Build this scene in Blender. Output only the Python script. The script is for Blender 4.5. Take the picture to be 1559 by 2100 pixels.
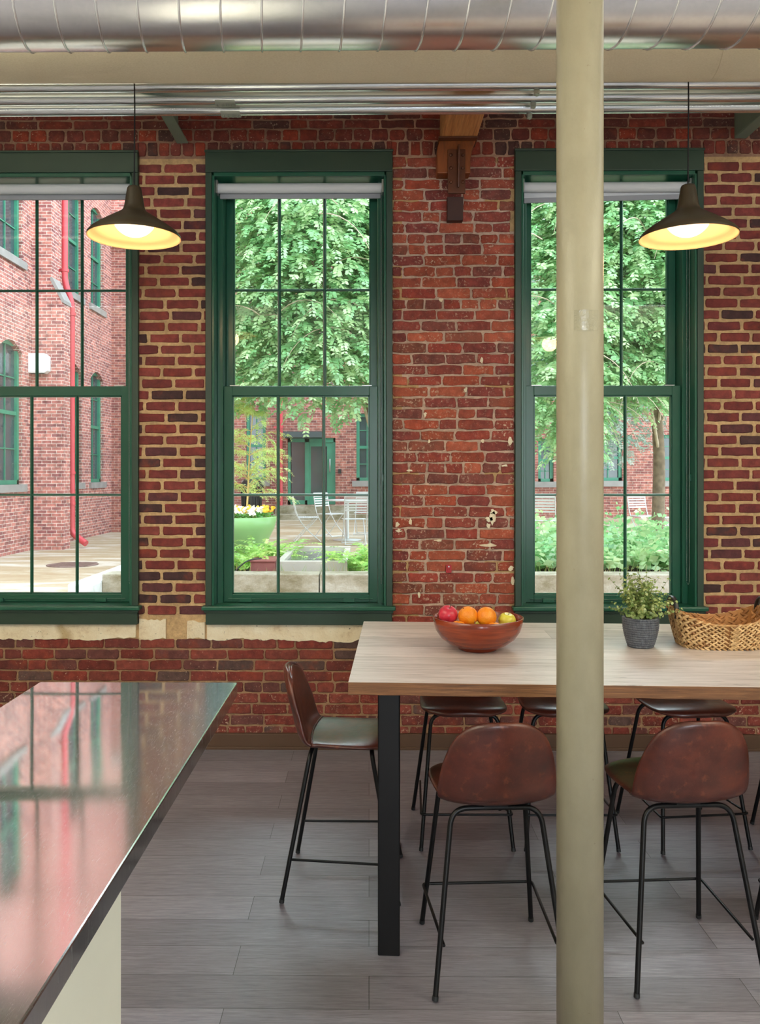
import bpy, math, random
from mathutils import Vector, Matrix
random.seed(7)
R = math.radians
PI = math.pi
scene = bpy.context.scene
COL = scene.collection
for o in list(bpy.data.objects): bpy.data.objects.remove(o)

# ------------------------------------------------------------------ camera
H = 1.66; F = 1705.0; YAW = R(0.6); CXP = 757 - F * math.tan(YAW)
cd = bpy.data.cameras.new('camera'); cam = bpy.data.objects.new('camera', cd); COL.objects.link(cam)
cam.location = (0, 0, H); cam.rotation_euler = (PI / 2, 0, YAW)
cd.sensor_width = 36; cd.sensor_fit = 'AUTO'; cd.lens = F / 2100 * 36
cd.shift_x = (779.5 - CXP) / 2100; cd.shift_y = -77 / 2100
cd.clip_start = 0.05; cd.clip_end = 200
scene.camera = cam

def ray(px, py):
    u = px - CXP; v = 973 - py
    return (u * math.cos(YAW) - F * math.sin(YAW), u * math.sin(YAW) + F * math.cos(YAW), v)
def at(px, py, Y):
    d = ray(px, py); t = Y / d[1]
    return Vector((d[0] * t, Y, H + d[2] * t))
def X_(px, Y): return at(px, 973, Y).x
def Z_(py, Y, px=757): return at(px, py, Y).z

# ------------------------------------------------------------------ light
w = bpy.data.worlds.new('world'); scene.world = w; w.use_nodes = True
wn = w.node_tree.nodes; wl = w.node_tree.links
bg = wn['Background']; bg.inputs['Strength'].default_value = 6.0
tc = wn.new('ShaderNodeTexCoord'); sp = wn.new('ShaderNodeSeparateXYZ'); rp = wn.new('ShaderNodeValToRGB')
wl.new(tc.outputs['Generated'], sp.inputs[0]); wl.new(sp.outputs['Z'], rp.inputs[0]); wl.new(rp.outputs[0], bg.inputs['Color'])
rp.color_ramp.elements[0].color = (0.90, 0.94, 1.0, 1); rp.color_ramp.elements[0].position = 0.0
rp.color_ramp.elements[1].color = (0.72, 0.84, 1.0, 1); rp.color_ramp.elements[1].position = 0.8

def area(name, loc, size, size_y, power, color=(1, 1, 1), rot=(0, 0, 0)):
    l = bpy.data.lights.new(name, 'AREA'); l.shape = 'RECTANGLE'; l.size = size; l.size_y = size_y
    l.energy = power; l.color = color
    o = bpy.data.objects.new(name, l); COL.objects.link(o); o.location = loc; o.rotation_euler = rot
    return o
sl = bpy.data.lights.new('sun', 'SUN'); sl.energy = 7.0; sl.angle = R(36); sl.color = (0.86, 0.92, 1.0)
so_ = bpy.data.objects.new('sun', sl); COL.objects.link(so_)
so_.rotation_euler = Vector((0.12, 1.0, 1.15)).to_track_quat('Z', 'Y').to_euler()
# added unseen fill panels: one behind the camera, two turned up at the ceiling
area('rear_fill_light', (1.45, -5.0, 2.0), 2.6, 2.6, 240, (0.84, 0.92, 1.0), (PI / 2, 0, 0))
area('ceiling_fill_light', (-2.4, 0.4, 2.9), 1.6, 3.2, 300, (0.97, 0.97, 0.96), (PI, 0, 0))
area('ceiling_fill_light', (3.2, 0.4, 2.9), 1.6, 3.2, 300, (0.97, 0.97, 0.96), (PI, 0, 0))
scene.view_settings.view_transform = 'Standard'
scene.view_settings.look = 'None'
scene.view_settings.exposure = 0.0
scene.view_settings.gamma = 1.0
scene.view_settings.use_curve_mapping = False

# ------------------------------------------------------------------ mesh helpers
class MB:
    def __init__(s): s.v = []; s.f = []; s.m = []; s.c = []; s.sm = []
    def add(s, vs, fs, mi=0, col=None, smooth=False):
        b = len(s.v); s.v += [tuple(p) for p in vs]
        for f in fs:
            s.f.append(tuple(b + i for i in f)); s.m.append(mi); s.c.append(col or (1, 1, 1)); s.sm.append(smooth)
    def box(s, x0, x1, y0, y1, z0, z1, mi=0, col=None):
        if x0 > x1: x0, x1 = x1, x0
        if y0 > y1: y0, y1 = y1, y0
        if z0 > z1: z0, z1 = z1, z0
        s.add([(x0,y0,z0),(x1,y0,z0),(x1,y1,z0),(x0,y1,z0),(x0,y0,z1),(x1,y0,z1),(x1,y1,z1),(x0,y1,z1)],
              [(0,3,2,1),(4,5,6,7),(0,1,5,4),(1,2,6,5),(2,3,7,6),(3,0,4,7)], mi, col)
        return s
    def tube(s, pts, r, n=10, mi=0, cap=True, closed=False, col=None):
        pts = [Vector(p) for p in pts]; N = len(pts)
        rs = r if isinstance(r, (list, tuple)) else [r] * N
        vs = []; up = None
        for i, p in enumerate(pts):
            if closed: t = pts[(i + 1) % N] - pts[i - 1]
            else: t = pts[min(i + 1, N - 1)] - pts[max(i - 1, 0)]
            t.normalize()
            if up is None:
                a = Vector((0, 0, 1)) if abs(t.z) < .9 else Vector((1, 0, 0))
                up = (a - t * a.dot(t)).normalized()
            else:
                up = (up - t * up.dot(t))
                up = up.normalized() if up.length > 1e-6 else t.orthogonal().normalized()
            sd = t.cross(up)
            for k in range(n):
                an = 2 * PI * k / n
                vs.append(p + (up * math.cos(an) + sd * math.sin(an)) * rs[i])
        fs = []
        M = N if closed else N - 1
        for i in range(M):
            j = (i + 1) % N
            for k in range(n):
                k2 = (k + 1) % n
                fs.append((i*n+k, i*n+k2, j*n+k2, j*n+k))
        s.add(vs, fs, mi, col, True)
        if cap and not closed:
            s.add(vs[:n], [tuple(range(n))[::-1]], mi, col); s.add(vs[-n:], [tuple(range(n))], mi, col)
        return s
    def lathe(s, prof, c=(0, 0, 0), n=32, mi=0, col=None, smooth=True, closed=False):
        c = Vector(c); vs = []; P = len(prof)
        for (r, z) in prof:
            for k in range(n):
                a = 2 * PI * k / n
                vs.append((c.x + r * math.cos(a), c.y + r * math.sin(a), c.z + z))
        fs = []
        for i in range(P if closed else P - 1):
            j = (i + 1) % P
            for k in range(n):
                k2 = (k + 1) % n
                fs.append((i*n+k, i*n+k2, j*n+k2, j*n+k))
        s.add(vs, fs, mi, col, smooth)
        return s
    def ball(s, c, r, n=16, m=10, mi=0, sq=(1, 1, 1), rot=None, col=None, fn=None):
        vs = []; fs = []
        for i in range(m + 1):
            th = PI * i / m
            for k in range(n):
                a = 2 * PI * k / n
                d = Vector((math.sin(th) * math.cos(a), math.sin(th) * math.sin(a), math.cos(th)))
                rr = r * (fn(d) if fn else 1)
                p = Vector((d.x * sq[0], d.y * sq[1], d.z * sq[2])) * rr
                if rot: p = rot @ p
                vs.append(Vector(c) + p)
        for i in range(m):
            for k in range(n):
                k2 = (k + 1) % n
                fs.append((i*n+k, (i+1)*n+k, (i+1)*n+k2, i*n+k2))
        s.add(vs, fs, mi, col, True)
        return s
    def prism(s, poly, y0, y1, mi=0, col=None, axis='y', smooth=False):
        # poly of (a,b): axis y -> (x,z) ; axis x -> (y,z) ; axis z -> (x,y)
        n = len(poly)
        f = {'y': lambda a, b, t: (a, t, b), 'x': lambda a, b, t: (t, a, b), 'z': lambda a, b, t: (a, b, t)}[axis]
        vs = [f(a, b, y0) for a, b in poly] + [f(a, b, y1) for a, b in poly]
        fs = [tuple(range(n)), tuple(range(2 * n - 1, n - 1, -1))]
        for i in range(n):
            j = (i + 1) % n
            fs.append((i, n + i, n + j, j))
        s.add(vs, fs, mi, col, smooth)
        return s
    def build(s, name, mats, parent=None, bevel=0, smooth=None, colattr=False, fix=True, sub=0):
        me = bpy.data.meshes.new(name)
        me.from_pydata(s.v, [], s.f)
        if not isinstance(mats, (list, tuple)): mats = [mats]
        for m in mats: me.materials.append(m)
        me.polygons.foreach_set('material_index', s.m)
        me.polygons.foreach_set('use_smooth', [bool(x) if smooth is None else smooth for x in s.sm])
        if colattr:
            at_ = me.color_attributes.new('Col', 'FLOAT_COLOR', 'CORNER')
            d = []
            for p, c in zip(me.polygons, s.c):
                cc = (c[0], c[1], c[2], c[3] if len(c) > 3 else 1.0)
                for _ in range(p.loop_total): d += cc
            at_.data.foreach_set('color', d)
        me.validate(); me.update()
        if fix and len(s.f) < 6000:
            import bmesh
            bm = bmesh.new(); bm.from_mesh(me); bmesh.ops.recalc_face_normals(bm, faces=bm.faces); bm.to_mesh(me); bm.free()
        o = bpy.data.objects.new(name, me); COL.objects.link(o)
        if parent: o.parent = parent
        if bevel:
            b = o.modifiers.new('bevel', 'BEVEL'); b.width = bevel; b.segments = 2; b.limit_method = 'ANGLE'; b.angle_limit = R(40)
        if sub:
            b = o.modifiers.new('sub', 'SUBSURF'); b.levels = sub; b.render_levels = sub
        return o

def tag(o, label=None, cat=None, group=None, kind=None):
    if label: o['label'] = label
    if cat: o['category'] = cat
    if group: o['group'] = group
    if kind: o['kind'] = kind
    return o
def empty(name, loc=(0, 0, 0), rz=0, **k):
    o = bpy.data.objects.new(name, None); COL.objects.link(o); o.location = loc; o.rotation_euler = (0, 0, rz)
    o.empty_display_size = .1
    return tag(o, **k)
def kids(o): return [c for c in bpy.data.objects if c.parent == o]
def copy_tree(o, parent=None):
    c = o.copy(); COL.objects.link(c); c.parent = parent
    for ch in kids(o): copy_tree(ch, c)
    return c
def struct(o, label=None): o['kind'] = 'structure'; return tag(o, label)

# ------------------------------------------------------------------ materials
def S(r, g, b):  # sRGB 0-255 -> linear
    f = lambda c: ((c / 255 + .055) / 1.055) ** 2.4 if c > 10 else c / 255 / 12.92
    return (f(r), f(g), f(b))
class N:
    def __init__(s, name):
        s.m = bpy.data.materials.new(name); s.m.use_nodes = True; s.t = s.m.node_tree; s.t.nodes.clear()
        s.out = s.new('ShaderNodeOutputMaterial')
    def new(s, t, **k):
        n = s.t.nodes.new(t)
        for a, b in k.items(): setattr(n, a, b)
        return n
    def L(s, a, b): s.t.links.new(a, b)
    def set(s, sock, v):
        if hasattr(v, 'bl_idname') or hasattr(v, 'links'): s.L(v, sock)
        else:
            if sock.type == 'RGBA' and len(v) == 3: v = (*v, 1)
            sock.default_value = v
    def bsdf(s, color, rough=.5, metal=0, spec=.5, normal=None, coat=0, coat_rough=.1, **k):
        b = s.new('ShaderNodeBsdfPrincipled')
        s.set(b.inputs['Base Color'], color); s.set(b.inputs['Roughness'], rough); s.set(b.inputs['Metallic'], metal)
        s.set(b.inputs['Specular IOR Level'], spec)
        if coat: b.inputs['Coat Weight'].default_value = coat; b.inputs['Coat Roughness'].default_value = coat_rough
        if normal: s.L(normal, b.inputs['Normal'])
        for a, v in k.items(): s.set(b.inputs[a], v)
        s.L(b.outputs[0], s.out.inputs[0]); return b
    def coord(s, kind='Object', scale=(1, 1, 1), rot=(0, 0, 0), loc=(0, 0, 0)):
        c = s.new('ShaderNodeTexCoord'); m = s.new('ShaderNodeMapping')
        s.L(c.outputs[kind], m.inputs[0]); m.inputs['Scale'].default_value = scale; m.inputs['Rotation'].default_value = rot
        m.inputs['Location'].default_value = loc
        return m.outputs[0]
    def noise(s, vec, scale=5, detail=3, rough=.5, dist=0, out='Fac'):
        n = s.new('ShaderNodeTexNoise'); s.L(vec, n.inputs['Vector'])
        n.inputs['Scale'].default_value = scale; n.inputs['Detail'].default_value = detail
        n.inputs['Roughness'].default_value = rough; n.inputs['Distortion'].default_value = dist
        return n.outputs[out]
    def ramp(s, fac, stops, interp='LINEAR'):
        r = s.new('ShaderNodeValToRGB'); s.L(fac, r.inputs[0]); e = r.color_ramp.elements; r.color_ramp.interpolation = interp
        while len(e) < len(stops): e.new(.5)
        for i, (p, c) in enumerate(stops):
            e[i].position = p
            if isinstance(c, (int, float)): c = (c, c, c)
            e[i].color = (*c, 1) if len(c) == 3 else c
        return r.outputs[0]
    def mix(s, fac, a, b, blend='MIX'):
        m = s.new('ShaderNodeMix', data_type='RGBA', blend_type=blend)
        s.set(m.inputs[0], fac); s.set(m.inputs[6], a); s.set(m.inputs[7], b); return m.outputs[2]
    def math(s, op, a, b=0, clamp=False):
        m = s.new('ShaderNodeMath', operation=op); m.use_clamp = clamp; s.set(m.inputs[0], a); s.set(m.inputs[1], b); return m.outputs[0]
    def bump(s, h, strength=.3, dist=.01, normal=None):
        b = s.new('ShaderNodeBump'); s.L(h, b.inputs['Height']); b.inputs['Strength'].default_value = strength
        b.inputs['Distance'].default_value = dist
        if normal: s.L(normal, b.inputs['Normal'])
        return b.outputs[0]
    def attr(s, name='Col'):
        a = s.new('ShaderNodeAttribute'); a.attribute_name = name; return a

def plain(name, c, rough=.5, metal=0, spec=.5, var=.12, nscale=6, bump=.05, coat=0):
    n = N(name); v = n.coord(); f = n.noise(v, nscale, 4)
    lo = tuple(x * (1 - var) for x in c); hi = tuple(min(1, x * (1 + var)) for x in c)
    col = n.ramp(f, [(.3, lo), (.7, hi)])
    nb = n.bump(n.noise(v, nscale * 12, 3), bump, .003) if bump else None
    n.bsdf(col, rough, metal, spec, nb, coat); return n.m

M = {}
M['green'] = plain('green_paint', S(30, 86, 66), .28, 0, .5, .06, 3, .06)
M['green_dark'] = plain('green_trim_paint', S(40, 62, 48), .42, 0, .5, .06, 3, .06)
M['column'] = None
M['black_steel'] = plain('black_steel', S(10, 10, 12), .38, 0, .3, .15, 8, .03)
M['plaster'] = plain('plaster_white', S(215, 212, 200), .85, 0, .3, .04, 2, .05)
M['ceil'] = plain('ceiling_paint', S(222, 214, 190), .85, 0, .3, .04, 2, .05)
M['shade'] = plain('shade_fabric', S(205, 208, 212), .7, 0, .3, .02, 4, .02)
M['shade_bar'] = plain('shade_bar', S(150, 152, 158), .5, 0, .3, .02, 4, .02)
M['chain'] = plain('chain_metal', S(190, 192, 190), .3, .8, .5, .1, 8, 0)
M['cord'] = plain('black_cord', S(14, 14, 15), .6, 0, .4, .1, 8, 0)
M['steelbeam'] = plain('grey_green_steel', S(120, 138, 124), .5, 0, .4, .06, 4, .05)
M['brown_iron'] = plain('brown_painted_iron', S(92, 48, 24), .4, 0, .5, .2, 12, .15)
M['brown_plate'] = plain('dull_brown_plate', S(66, 40, 34), .6, 0, .4, .12, 12, .1)
M['red'] = plain('red_plastic', S(170, 20, 30), .4)
M['basebd'] = plain('brown_baseboard', S(82, 58, 40), .5, 0, .5, .1, 3, .05)
M['cabinet'] = plain('offwhite_cabinet', S(222, 225, 216), .6, 0, .4, .03, 3, .02)

def column_mat():
    n = N('cream_column_paint'); v = n.coord(scale=(1, 1, .6))
    f = n.noise(v, 9, 6, .65); col = n.ramp(f, [(.25, S(150, 143, 118)), (.6, S(162, 155, 130)), (.8, S(156, 149, 124))])
    sp_ = n.noise(n.coord(), 55, 2); mk = n.ramp(sp_, [(.74, 0.0), (.78, 1.0)])
    col = n.mix(n.math('MULTIPLY', mk, .45), col, S(120, 105, 80))
    b = n.bump(n.noise(n.coord(scale=(1, 1, .5)), 60, 4, .6), .22, .004)
    n.bsdf(col, .38, 0, .5, b, .1, .3); return n.m
M['column'] = column_mat()

def galv(name, base=(.62, .66, .70), rough=(.22, .42), stretch=(.6, 6, 6), bstr=.06, spangle=30):
    n = N(name); v = n.coord(scale=stretch); vs = n.coord()
    f = n.noise(v, 5, 3, .5); vo = n.new('ShaderNodeTexVoronoi'); n.L(vs, vo.inputs['Vector']); vo.inputs['Scale'].default_value = spangle
    c1 = n.ramp(f, [(.25, tuple(x * .90 for x in base)), (.75, tuple(min(1, x * 1.08) for x in base))])
    sv = n.new('ShaderNodeSeparateColor'); n.L(vo.outputs['Color'], sv.inputs[0])
    c = n.mix(1, c1, n.ramp(sv.outputs[0], [(0, 1 - bstr), (1, 1 + bstr * .5)]), 'MULTIPLY')
    r = n.ramp(sv.outputs[1], [(0, rough[0]), (1, rough[1])])
    n.bsdf(c, r, 1, .5); return n.m
M['duct'] = galv('galvanised_duct', (.80, .82, .86), (.25, .26), (.8, 2, 2), .035, 110)
M['conduit'] = galv('galvanised_conduit', (.80, .86, .90), (.25, .25), (.3, 6, 6), .0, 40)

def canvas():
    n = N('canvas_wrap'); v = n.coord()
    w1 = n.noise(n.coord(scale=(40, 160, 160)), 3, 2); w2 = n.noise(v, 3, 4)
    c = n.ramp(w2, [(.3, S(226, 214, 188)), (.7, S(236, 226, 202))])
    c = n.mix(.35, c, n.ramp(w1, [(.3, S(206, 192, 162)), (.7, S(238, 228, 204))]))
    n.bsdf(c, .8, 0, .3, n.bump(n.math('ADD', n.math('MULTIPLY', w1, .5), w2), .4, .004)); return n.m
M['canvas'] = canvas()
M['zinc'] = plain('dull_zinc', S(176, 182, 172), .45, .5, .5, .08, 8, 0)
M['seam'] = plain('duct_seam', (.78, .80, .84), .25, .9, .5, .05, 8, 0)

def glass():
    n = N('window_glass'); tr = n.new('ShaderNodeBsdfTransparent'); gl = n.new('ShaderNodeBsdfGlossy')
    tr.inputs[0].default_value = (.93, .97, .95, 1); gl.inputs['Roughness'].default_value = .0
    fr = n.new('ShaderNodeFresnel'); fr.inputs[0].default_value = 1.45; mx = n.new('ShaderNodeMixShader')
    n.L(fr.outputs[0], mx.inputs[0]); n.L(tr.outputs[0], mx.inputs[1]); n.L(gl.outputs[0], mx.inputs[2]); n.L(mx.outputs[0], n.out.inputs[0])
    return n.m
M['glass'] = glass()

def inner_brick():
    n = N('interior_brick'); a = n.attr('Col'); v = n.coord(); 
    base = a.outputs['Color']; wear = a.outputs['Alpha']
    n1 = n.noise(v, 22, 6, .65); c = n.mix(1, base, n.ramp(n1, [(.25, .5), (.5, .9), (.75, 1.35)]), 'MULTIPLY')
    n2 = n.noise(v, 8, 4, .6); c = n.mix(n.ramp(n2, [(.55, 0.0), (.75, .5)]), c, S(158, 70, 42))
    n3 = n.noise(v, 70, 5, .7)
    thr = n.math('SUBTRACT', n3, n.math('SUBTRACT', .70, n.math('MULTIPLY', wear, .13)))
    low = n.ramp(n.noise(v, 5, 3), [(.46, 0.0), (.62, 1.0)])
    sp_ = n.math('MULTIPLY', n.math('MULTIPLY', thr, 22, True), n.math('ADD', n.math('MULTIPLY', low, .8), .2), True)
    c = n.mix(n.math('MULTIPLY', sp_, .8), c, S(205, 180, 155))
    dk = n.ramp(n.noise(v, 120, 2), [(.24, 1.0), (.30, 0.0)]); c = n.mix(n.math('MULTIPLY', dk, .6), c, S(35, 18, 15))
    h = n.math('ADD', n.math('MULTIPLY', n1, .7), n.math('MULTIPLY', n3, .35))
    n.bsdf(c, .72, 0, .35, n.bump(h, .7, .008)); return n.m
M['brick'] = inner_brick()
def mortar():
    n = N('interior_mortar'); a = n.attr('Col'); v = n.coord()
    f = n.noise(v, 40, 5, .7); g = n.noise(v, 6, 4)
    c = n.mix(1, a.outputs['Color'], n.ramp(f, [(.25, .7), (.7, 1.18)]), 'MULTIPLY')
    c = n.mix(1, c, n.ramp(g, [(.3, .8), (.7, 1.12)]), 'MULTIPLY')
    n.bsdf(c, .9, 0, .2, n.bump(f, .8, .008)); return n.m
M['mortar'] = mortar()
def oldplaster():
    n = N('peeling_plaster'); v = n.coord()
    f = n.noise(v, 9, 6, .7); g = n.noise(v, 28, 5, .7); h = n.noise(v, 3, 3)
    c = n.ramp(f, [(.2, S(176, 140, 105)), (.42, S(226, 210, 180)), (.7, S(238, 228, 205))])
    c = n.mix(n.ramp(g, [(.66, 0.0), (.72, .9)]), c, S(170, 105, 75))
    c = n.mix(n.ramp(n.noise(v, 60, 3), [(.70, 0.0), (.76, .9)]), c, S(60, 45, 35))
    c = n.mix(n.ramp(h, [(.60, 0.0), (.68, .8)]), c, S(176, 150, 108))
    n.bsdf(c, .85, 0, .2, n.bump(n.math('ADD', f, g), .6, .01)); return n.m
M['oldplaster'] = oldplaster()

def floor_mat():
    n = N('sheen_tinted_vinyl_planks'); v = n.coord()
    b = n.new('ShaderNodeTexBrick'); n.L(v, b.inputs['Vector']); b.offset = .37; b.offset_frequency = 2
    b.inputs['Scale'].default_value = 1; b.inputs['Mortar Size'].default_value = .0011; b.inputs['Brick Width'].default_value = 1.22
    b.inputs['Row Height'].default_value = .172; b.inputs['Mortar Smooth'].default_value = .2; b.inputs['Bias'].default_value = 0
    b.inputs['Color1'].default_value = (*S(122, 118, 129), 1); b.inputs['Color2'].default_value = (*S(150, 146, 159), 1); b.inputs['Mortar'].default_value = (*S(30, 26, 25), 1)  # plank colours raised pale and bluish to hold the windows' sheen
    g1 = n.noise(n.coord(scale=(2.2, 38, 1)), 3, 6, .65, .6); g2 = n.noise(n.coord(scale=(9, 160, 1)), 2, 4, .7); g3 = n.noise(v, 1.3, 3)
    c = n.mix(1, b.outputs['Color'], n.ramp(g1, [(.25, .56), (.55, 1.0), (.8, 1.36)]), 'MULTIPLY')
    c = n.mix(1, c, n.ramp(g2, [(.3, .8), (.7, 1.15)]), 'MULTIPLY')
    r = n.ramp(g1, [(.2, .46), (.8, .36)])
    h = n.math('ADD', n.math('MULTIPLY', g1, .5), n.math('MULTIPLY', g2, .6)); h = n.math('SUBTRACT', h, n.math('MULTIPLY', b.outputs['Fac'], 1.2))
    n.bsdf(c, r, 0, 1.0, n.bump(h, .35, .004)); return n.m
M['floor'] = floor_mat()

def wood(name, c0, c1, c2, scale=(1.2, 22, 22), rough=.4, bstr=.15, cracks=0, coat=0, rot=(0, 0, 0), spec=.5, plank=0, crackpos=.3):
    n = N(name); v = n.coord(scale=scale, rot=rot)
    g = n.noise(v, 2.2, 7, .62, .8); g2 = n.noise(v, 9, 4, .6)
    c = n.ramp(g, [(.25, c0), (.5, c1), (.75, c2)])
    c = n.mix(1, c, n.ramp(g2, [(.3, .8), (.7, 1.1)]), 'MULTIPLY')
    if plank:
        b = n.new('ShaderNodeTexBrick'); n.L(n.coord(), b.inputs['Vector']); b.inputs['Scale'].default_value = 1
        b.inputs['Brick Width'].default_value = 1.6; b.inputs['Row Height'].default_value = plank; b.inputs['Mortar Size'].default_value = .0008
        b.inputs['Color1'].default_value = (.82, .82, .82, 1); b.inputs['Color2'].default_value = (1.1, 1.1, 1.1, 1); b.inputs['Mortar'].default_value = (.45, .4, .35, 1)
        c = n.mix(1, c, b.outputs['Color'], 'MULTIPLY')
    if cracks:
        k = n.noise(n.coord(scale=(scale[0] * 1.4, scale[1] * 1.1, scale[2] * 1.1), loc=(3, 1, 2)), 2.6, 5, .7, .3)
        m = n.ramp(k, [(crackpos - .04, 1.0), (crackpos, 0.0)]); c = n.mix(n.math('MULTIPLY', m, cracks), c, tuple(x * .12 for x in c0))
    n.bsdf(c, rough, 0, spec, n.bump(g2, bstr, .003), coat); return n.m
M['tabletop'] = wood('weathered_oak_sheen', S(162, 145, 140), S(206, 193, 190), S(224, 213, 211), (1.2, 20, 20), .40, .12, .8, 0, plank=.19, spec=1.0, crackpos=.37)  # brown oak paled, daylight sheen worked into the colour
M['tableedge'] = wood('rough_oak_edge', S(76, 46, 26), S(118, 78, 46), S(152, 108, 68), (1.6, 40, 60), .6, .5, .9, crackpos=.34)
M['bowl'] = wood('cherry_wood', S(96, 30, 12), S(132, 48, 20), S(160, 68, 32), (1.5, 1.5, 30), .24, .03, 0, .3, spec=.5)
M['beam'] = wood('old_pine_beam', S(168, 104, 56), S(214, 148, 90), S(232, 174, 116), (30, 1.0, 30), .5, .3, .8, crackpos=.33)  # beam and corbel tones lightened to carry the pendants' orange glow
M['corbel'] = wood('painted_timber', S(110, 56, 22), S(138, 72, 28), S(156, 86, 36), (12, 12, 2), .45, .15)

def leather():
    n = N('brown_leather'); v = n.coord()
    f = n.noise(v, 8, 6, .65); g = n.noise(v, 30, 5, .6)
    c = n.ramp(f, [(.28, S(52, 22, 18)), (.5, S(78, 34, 26)), (.72, S(106, 50, 34))])
    c = n.mix(n.ramp(g, [(.58, 0.0), (.72, .35)]), c, S(150, 84, 52))
    vo = n.new('ShaderNodeTexVoronoi'); n.L(v, vo.inputs['Vector']); vo.inputs['Scale'].default_value = 420
    r = n.ramp(g, [(.3, .28), (.7, .38)])
    n.bsdf(c, r, 0, .65, n.bump(n.math('ADD', n.math('MULTIPLY', vo.outputs['Distance'], .3), f), .12, .004)); return n.m
M['leather'] = leather()

def stainless():
    n = N('brushed_stainless')
    s2 = n.noise(n.coord(rot=(0, 0, R(-35)), scale=(160, 8, 1)), 2, 4, .7); lo = n.noise(n.coord(scale=(1, 1, 1)), 1.6, 1)
    sc_ = n.noise(n.coord(rot=(0, 0, R(38)), scale=(110, 10, 1)), 4, 6, .75, 1.5)
    r = n.math('ADD', n.math('MULTIPLY', sc_, .035), n.math('MULTIPLY', s2, .02))
    se = n.new('ShaderNodeSeparateXYZ'); n.L(n.coord(), se.inputs[0])
    wr = n.math('MULTIPLY', n.ramp(se.outputs['X'], [(.0, 0.0), (.34, 1.0)]), .09)
    r = n.math('ADD', r, wr)
    c = n.ramp(sc_, [(.3, (.66, .64, .63)), (.7, (.82, .80, .79))])
    nb = n.bump(lo, .04, .03); nb = n.bump(sc_, .006, .001, nb)
    b1 = n.bsdf(c, r, 1, .5, nb); b2 = n.bsdf(n.mix(1, c, (.86, .95, 1.0), 'MULTIPLY'), .42, 1, .5, n.bump(sc_, .08, .002))
    mx = n.new('ShaderNodeMixShader'); n.L(n.ramp(sc_, [(.38, .10), (.65, .30)]), mx.inputs[0])
    n.L(b1.outputs[0], mx.inputs[1]); n.L(b2.outputs[0], mx.inputs[2]); n.L(mx.outputs[0], n.out.inputs[0]); return n.m
M['stainless'] = stainless()

def ext_brick(name, c1, c2, mort, bias=0, width=.215, row=.073, darkf=.6):
    n = N(name); tcn = n.new('ShaderNodeTexCoord'); se = n.new('ShaderNodeSeparateXYZ'); cb = n.new('ShaderNodeCombineXYZ')
    n.L(tcn.outputs['Object'], se.inputs[0]); n.L(n.math('ADD', se.outputs['X'], se.outputs['Y']), cb.inputs['X']); n.L(se.outputs['Z'], cb.inputs['Y'])
    b = n.new('ShaderNodeTexBrick'); n.L(cb.outputs[0], b.inputs['Vector']); b.inputs['Scale'].default_value = 1
    b.inputs['Brick Width'].default_value = width; b.inputs['Row Height'].default_value = row; b.inputs['Mortar Size'].default_value = .007
    b.inputs['Mortar Smooth'].default_value = .3; b.inputs['Bias'].default_value = bias
    b.inputs['Color1'].default_value = (*c1, 1); b.inputs['Color2'].default_value = (*c2, 1); b.inputs['Mortar'].default_value = (*mort, 1)
    f = n.noise(cb.outputs[0], 1.1, 5, .7); g = n.noise(cb.outputs[0], 9, 3)
    c = n.mix(1, b.outputs['Color'], n.ramp(f, [(.3, .82), (.7, 1.15)]), 'MULTIPLY')
    c = n.mix(1, c, n.ramp(g, [(.3, darkf), (.6, 1.12)]), 'MULTIPLY')
    n.bsdf(c, .85, 0, .2, n.bump(b.outputs['Fac'], -.3, .01)); return n.m
M['xbrick'] = ext_brick('courtyard_brick', S(202, 132, 120), S(146, 90, 90), S(218, 200, 190))
M['xbrick2'] = ext_brick('far_facade_brick', S(182, 116, 102), S(134, 80, 78), S(192, 168, 156))
M['xstone'] = plain('grey_stone', S(150, 145, 142), .85, 0, .2, .12, 4, .2)
M['xgreen'] = plain('teal_paint', S(60, 135, 108), .45)
M['xglass'] = plain('dark_pane', S(60, 74, 80), .08, 0, .8, .2, 2, 0)
M['pinkpipe'] = plain('red_pipe_paint', S(200, 70, 78), .4, 0, .5, .05)
M['boxwhite'] = plain('white_enamel', S(225, 228, 230), .5)
M['metalwhite'] = plain('silver_white_metal', S(205, 208, 210), .4, .2, .5, .03)
M['blackplastic'] = plain('black_plastic', S(30, 32, 34), .5)
M['iron'] = plain('rusty_iron', S(125, 100, 92), .6, .3, .4, .3, 14, .3)
M['corten'] = plain('rusted_steel', S(138, 84, 78), .7, .1, .3, .2, 5, .2)
M['soil'] = plain('dark_mulch', S(105, 82, 68), .95, 0, .1, .45, 30, .9)
M['celadon'] = plain('green_glazed_fibreglass', S(132, 178, 110), .3, 0, .5, .04)
def pave():
    n = N('pale_concrete'); v = n.coord(); f = n.noise(n.coord(scale=(.35, 1, 1)), 1.0, 6, .65, 1.2); g = n.noise(v, 14, 4)
    c = n.ramp(f, [(.35, S(158, 134, 102)), (.5, S(172, 154, 126)), (.60, S(200, 190, 176))])
    c = n.mix(1, c, n.ramp(g, [(.3, .92), (.7, 1.06)]), 'MULTIPLY')
    n.bsdf(c, .55, 0, .4, n.bump(g, .15, .005)); return n.m
M['pave'] = pave()
def conc():
    n = N('stained_concrete'); v = n.coord(); f = n.noise(n.coord(scale=(1, 1, 2)), 2.2, 6, .7); g = n.noise(v, 60, 3)
    c = n.ramp(f, [(.35, S(124, 114, 88)), (.5, S(156, 148, 128)), (.65, S(180, 174, 160))])
    c = n.mix(1, c, n.ramp(g, [(.3, .88), (.7, 1.08)]), 'MULTIPLY')
    n.bsdf(c, .85, 0, .2, n.bump(g, .3, .005)); return n.m
M['conc'] = conc()
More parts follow.
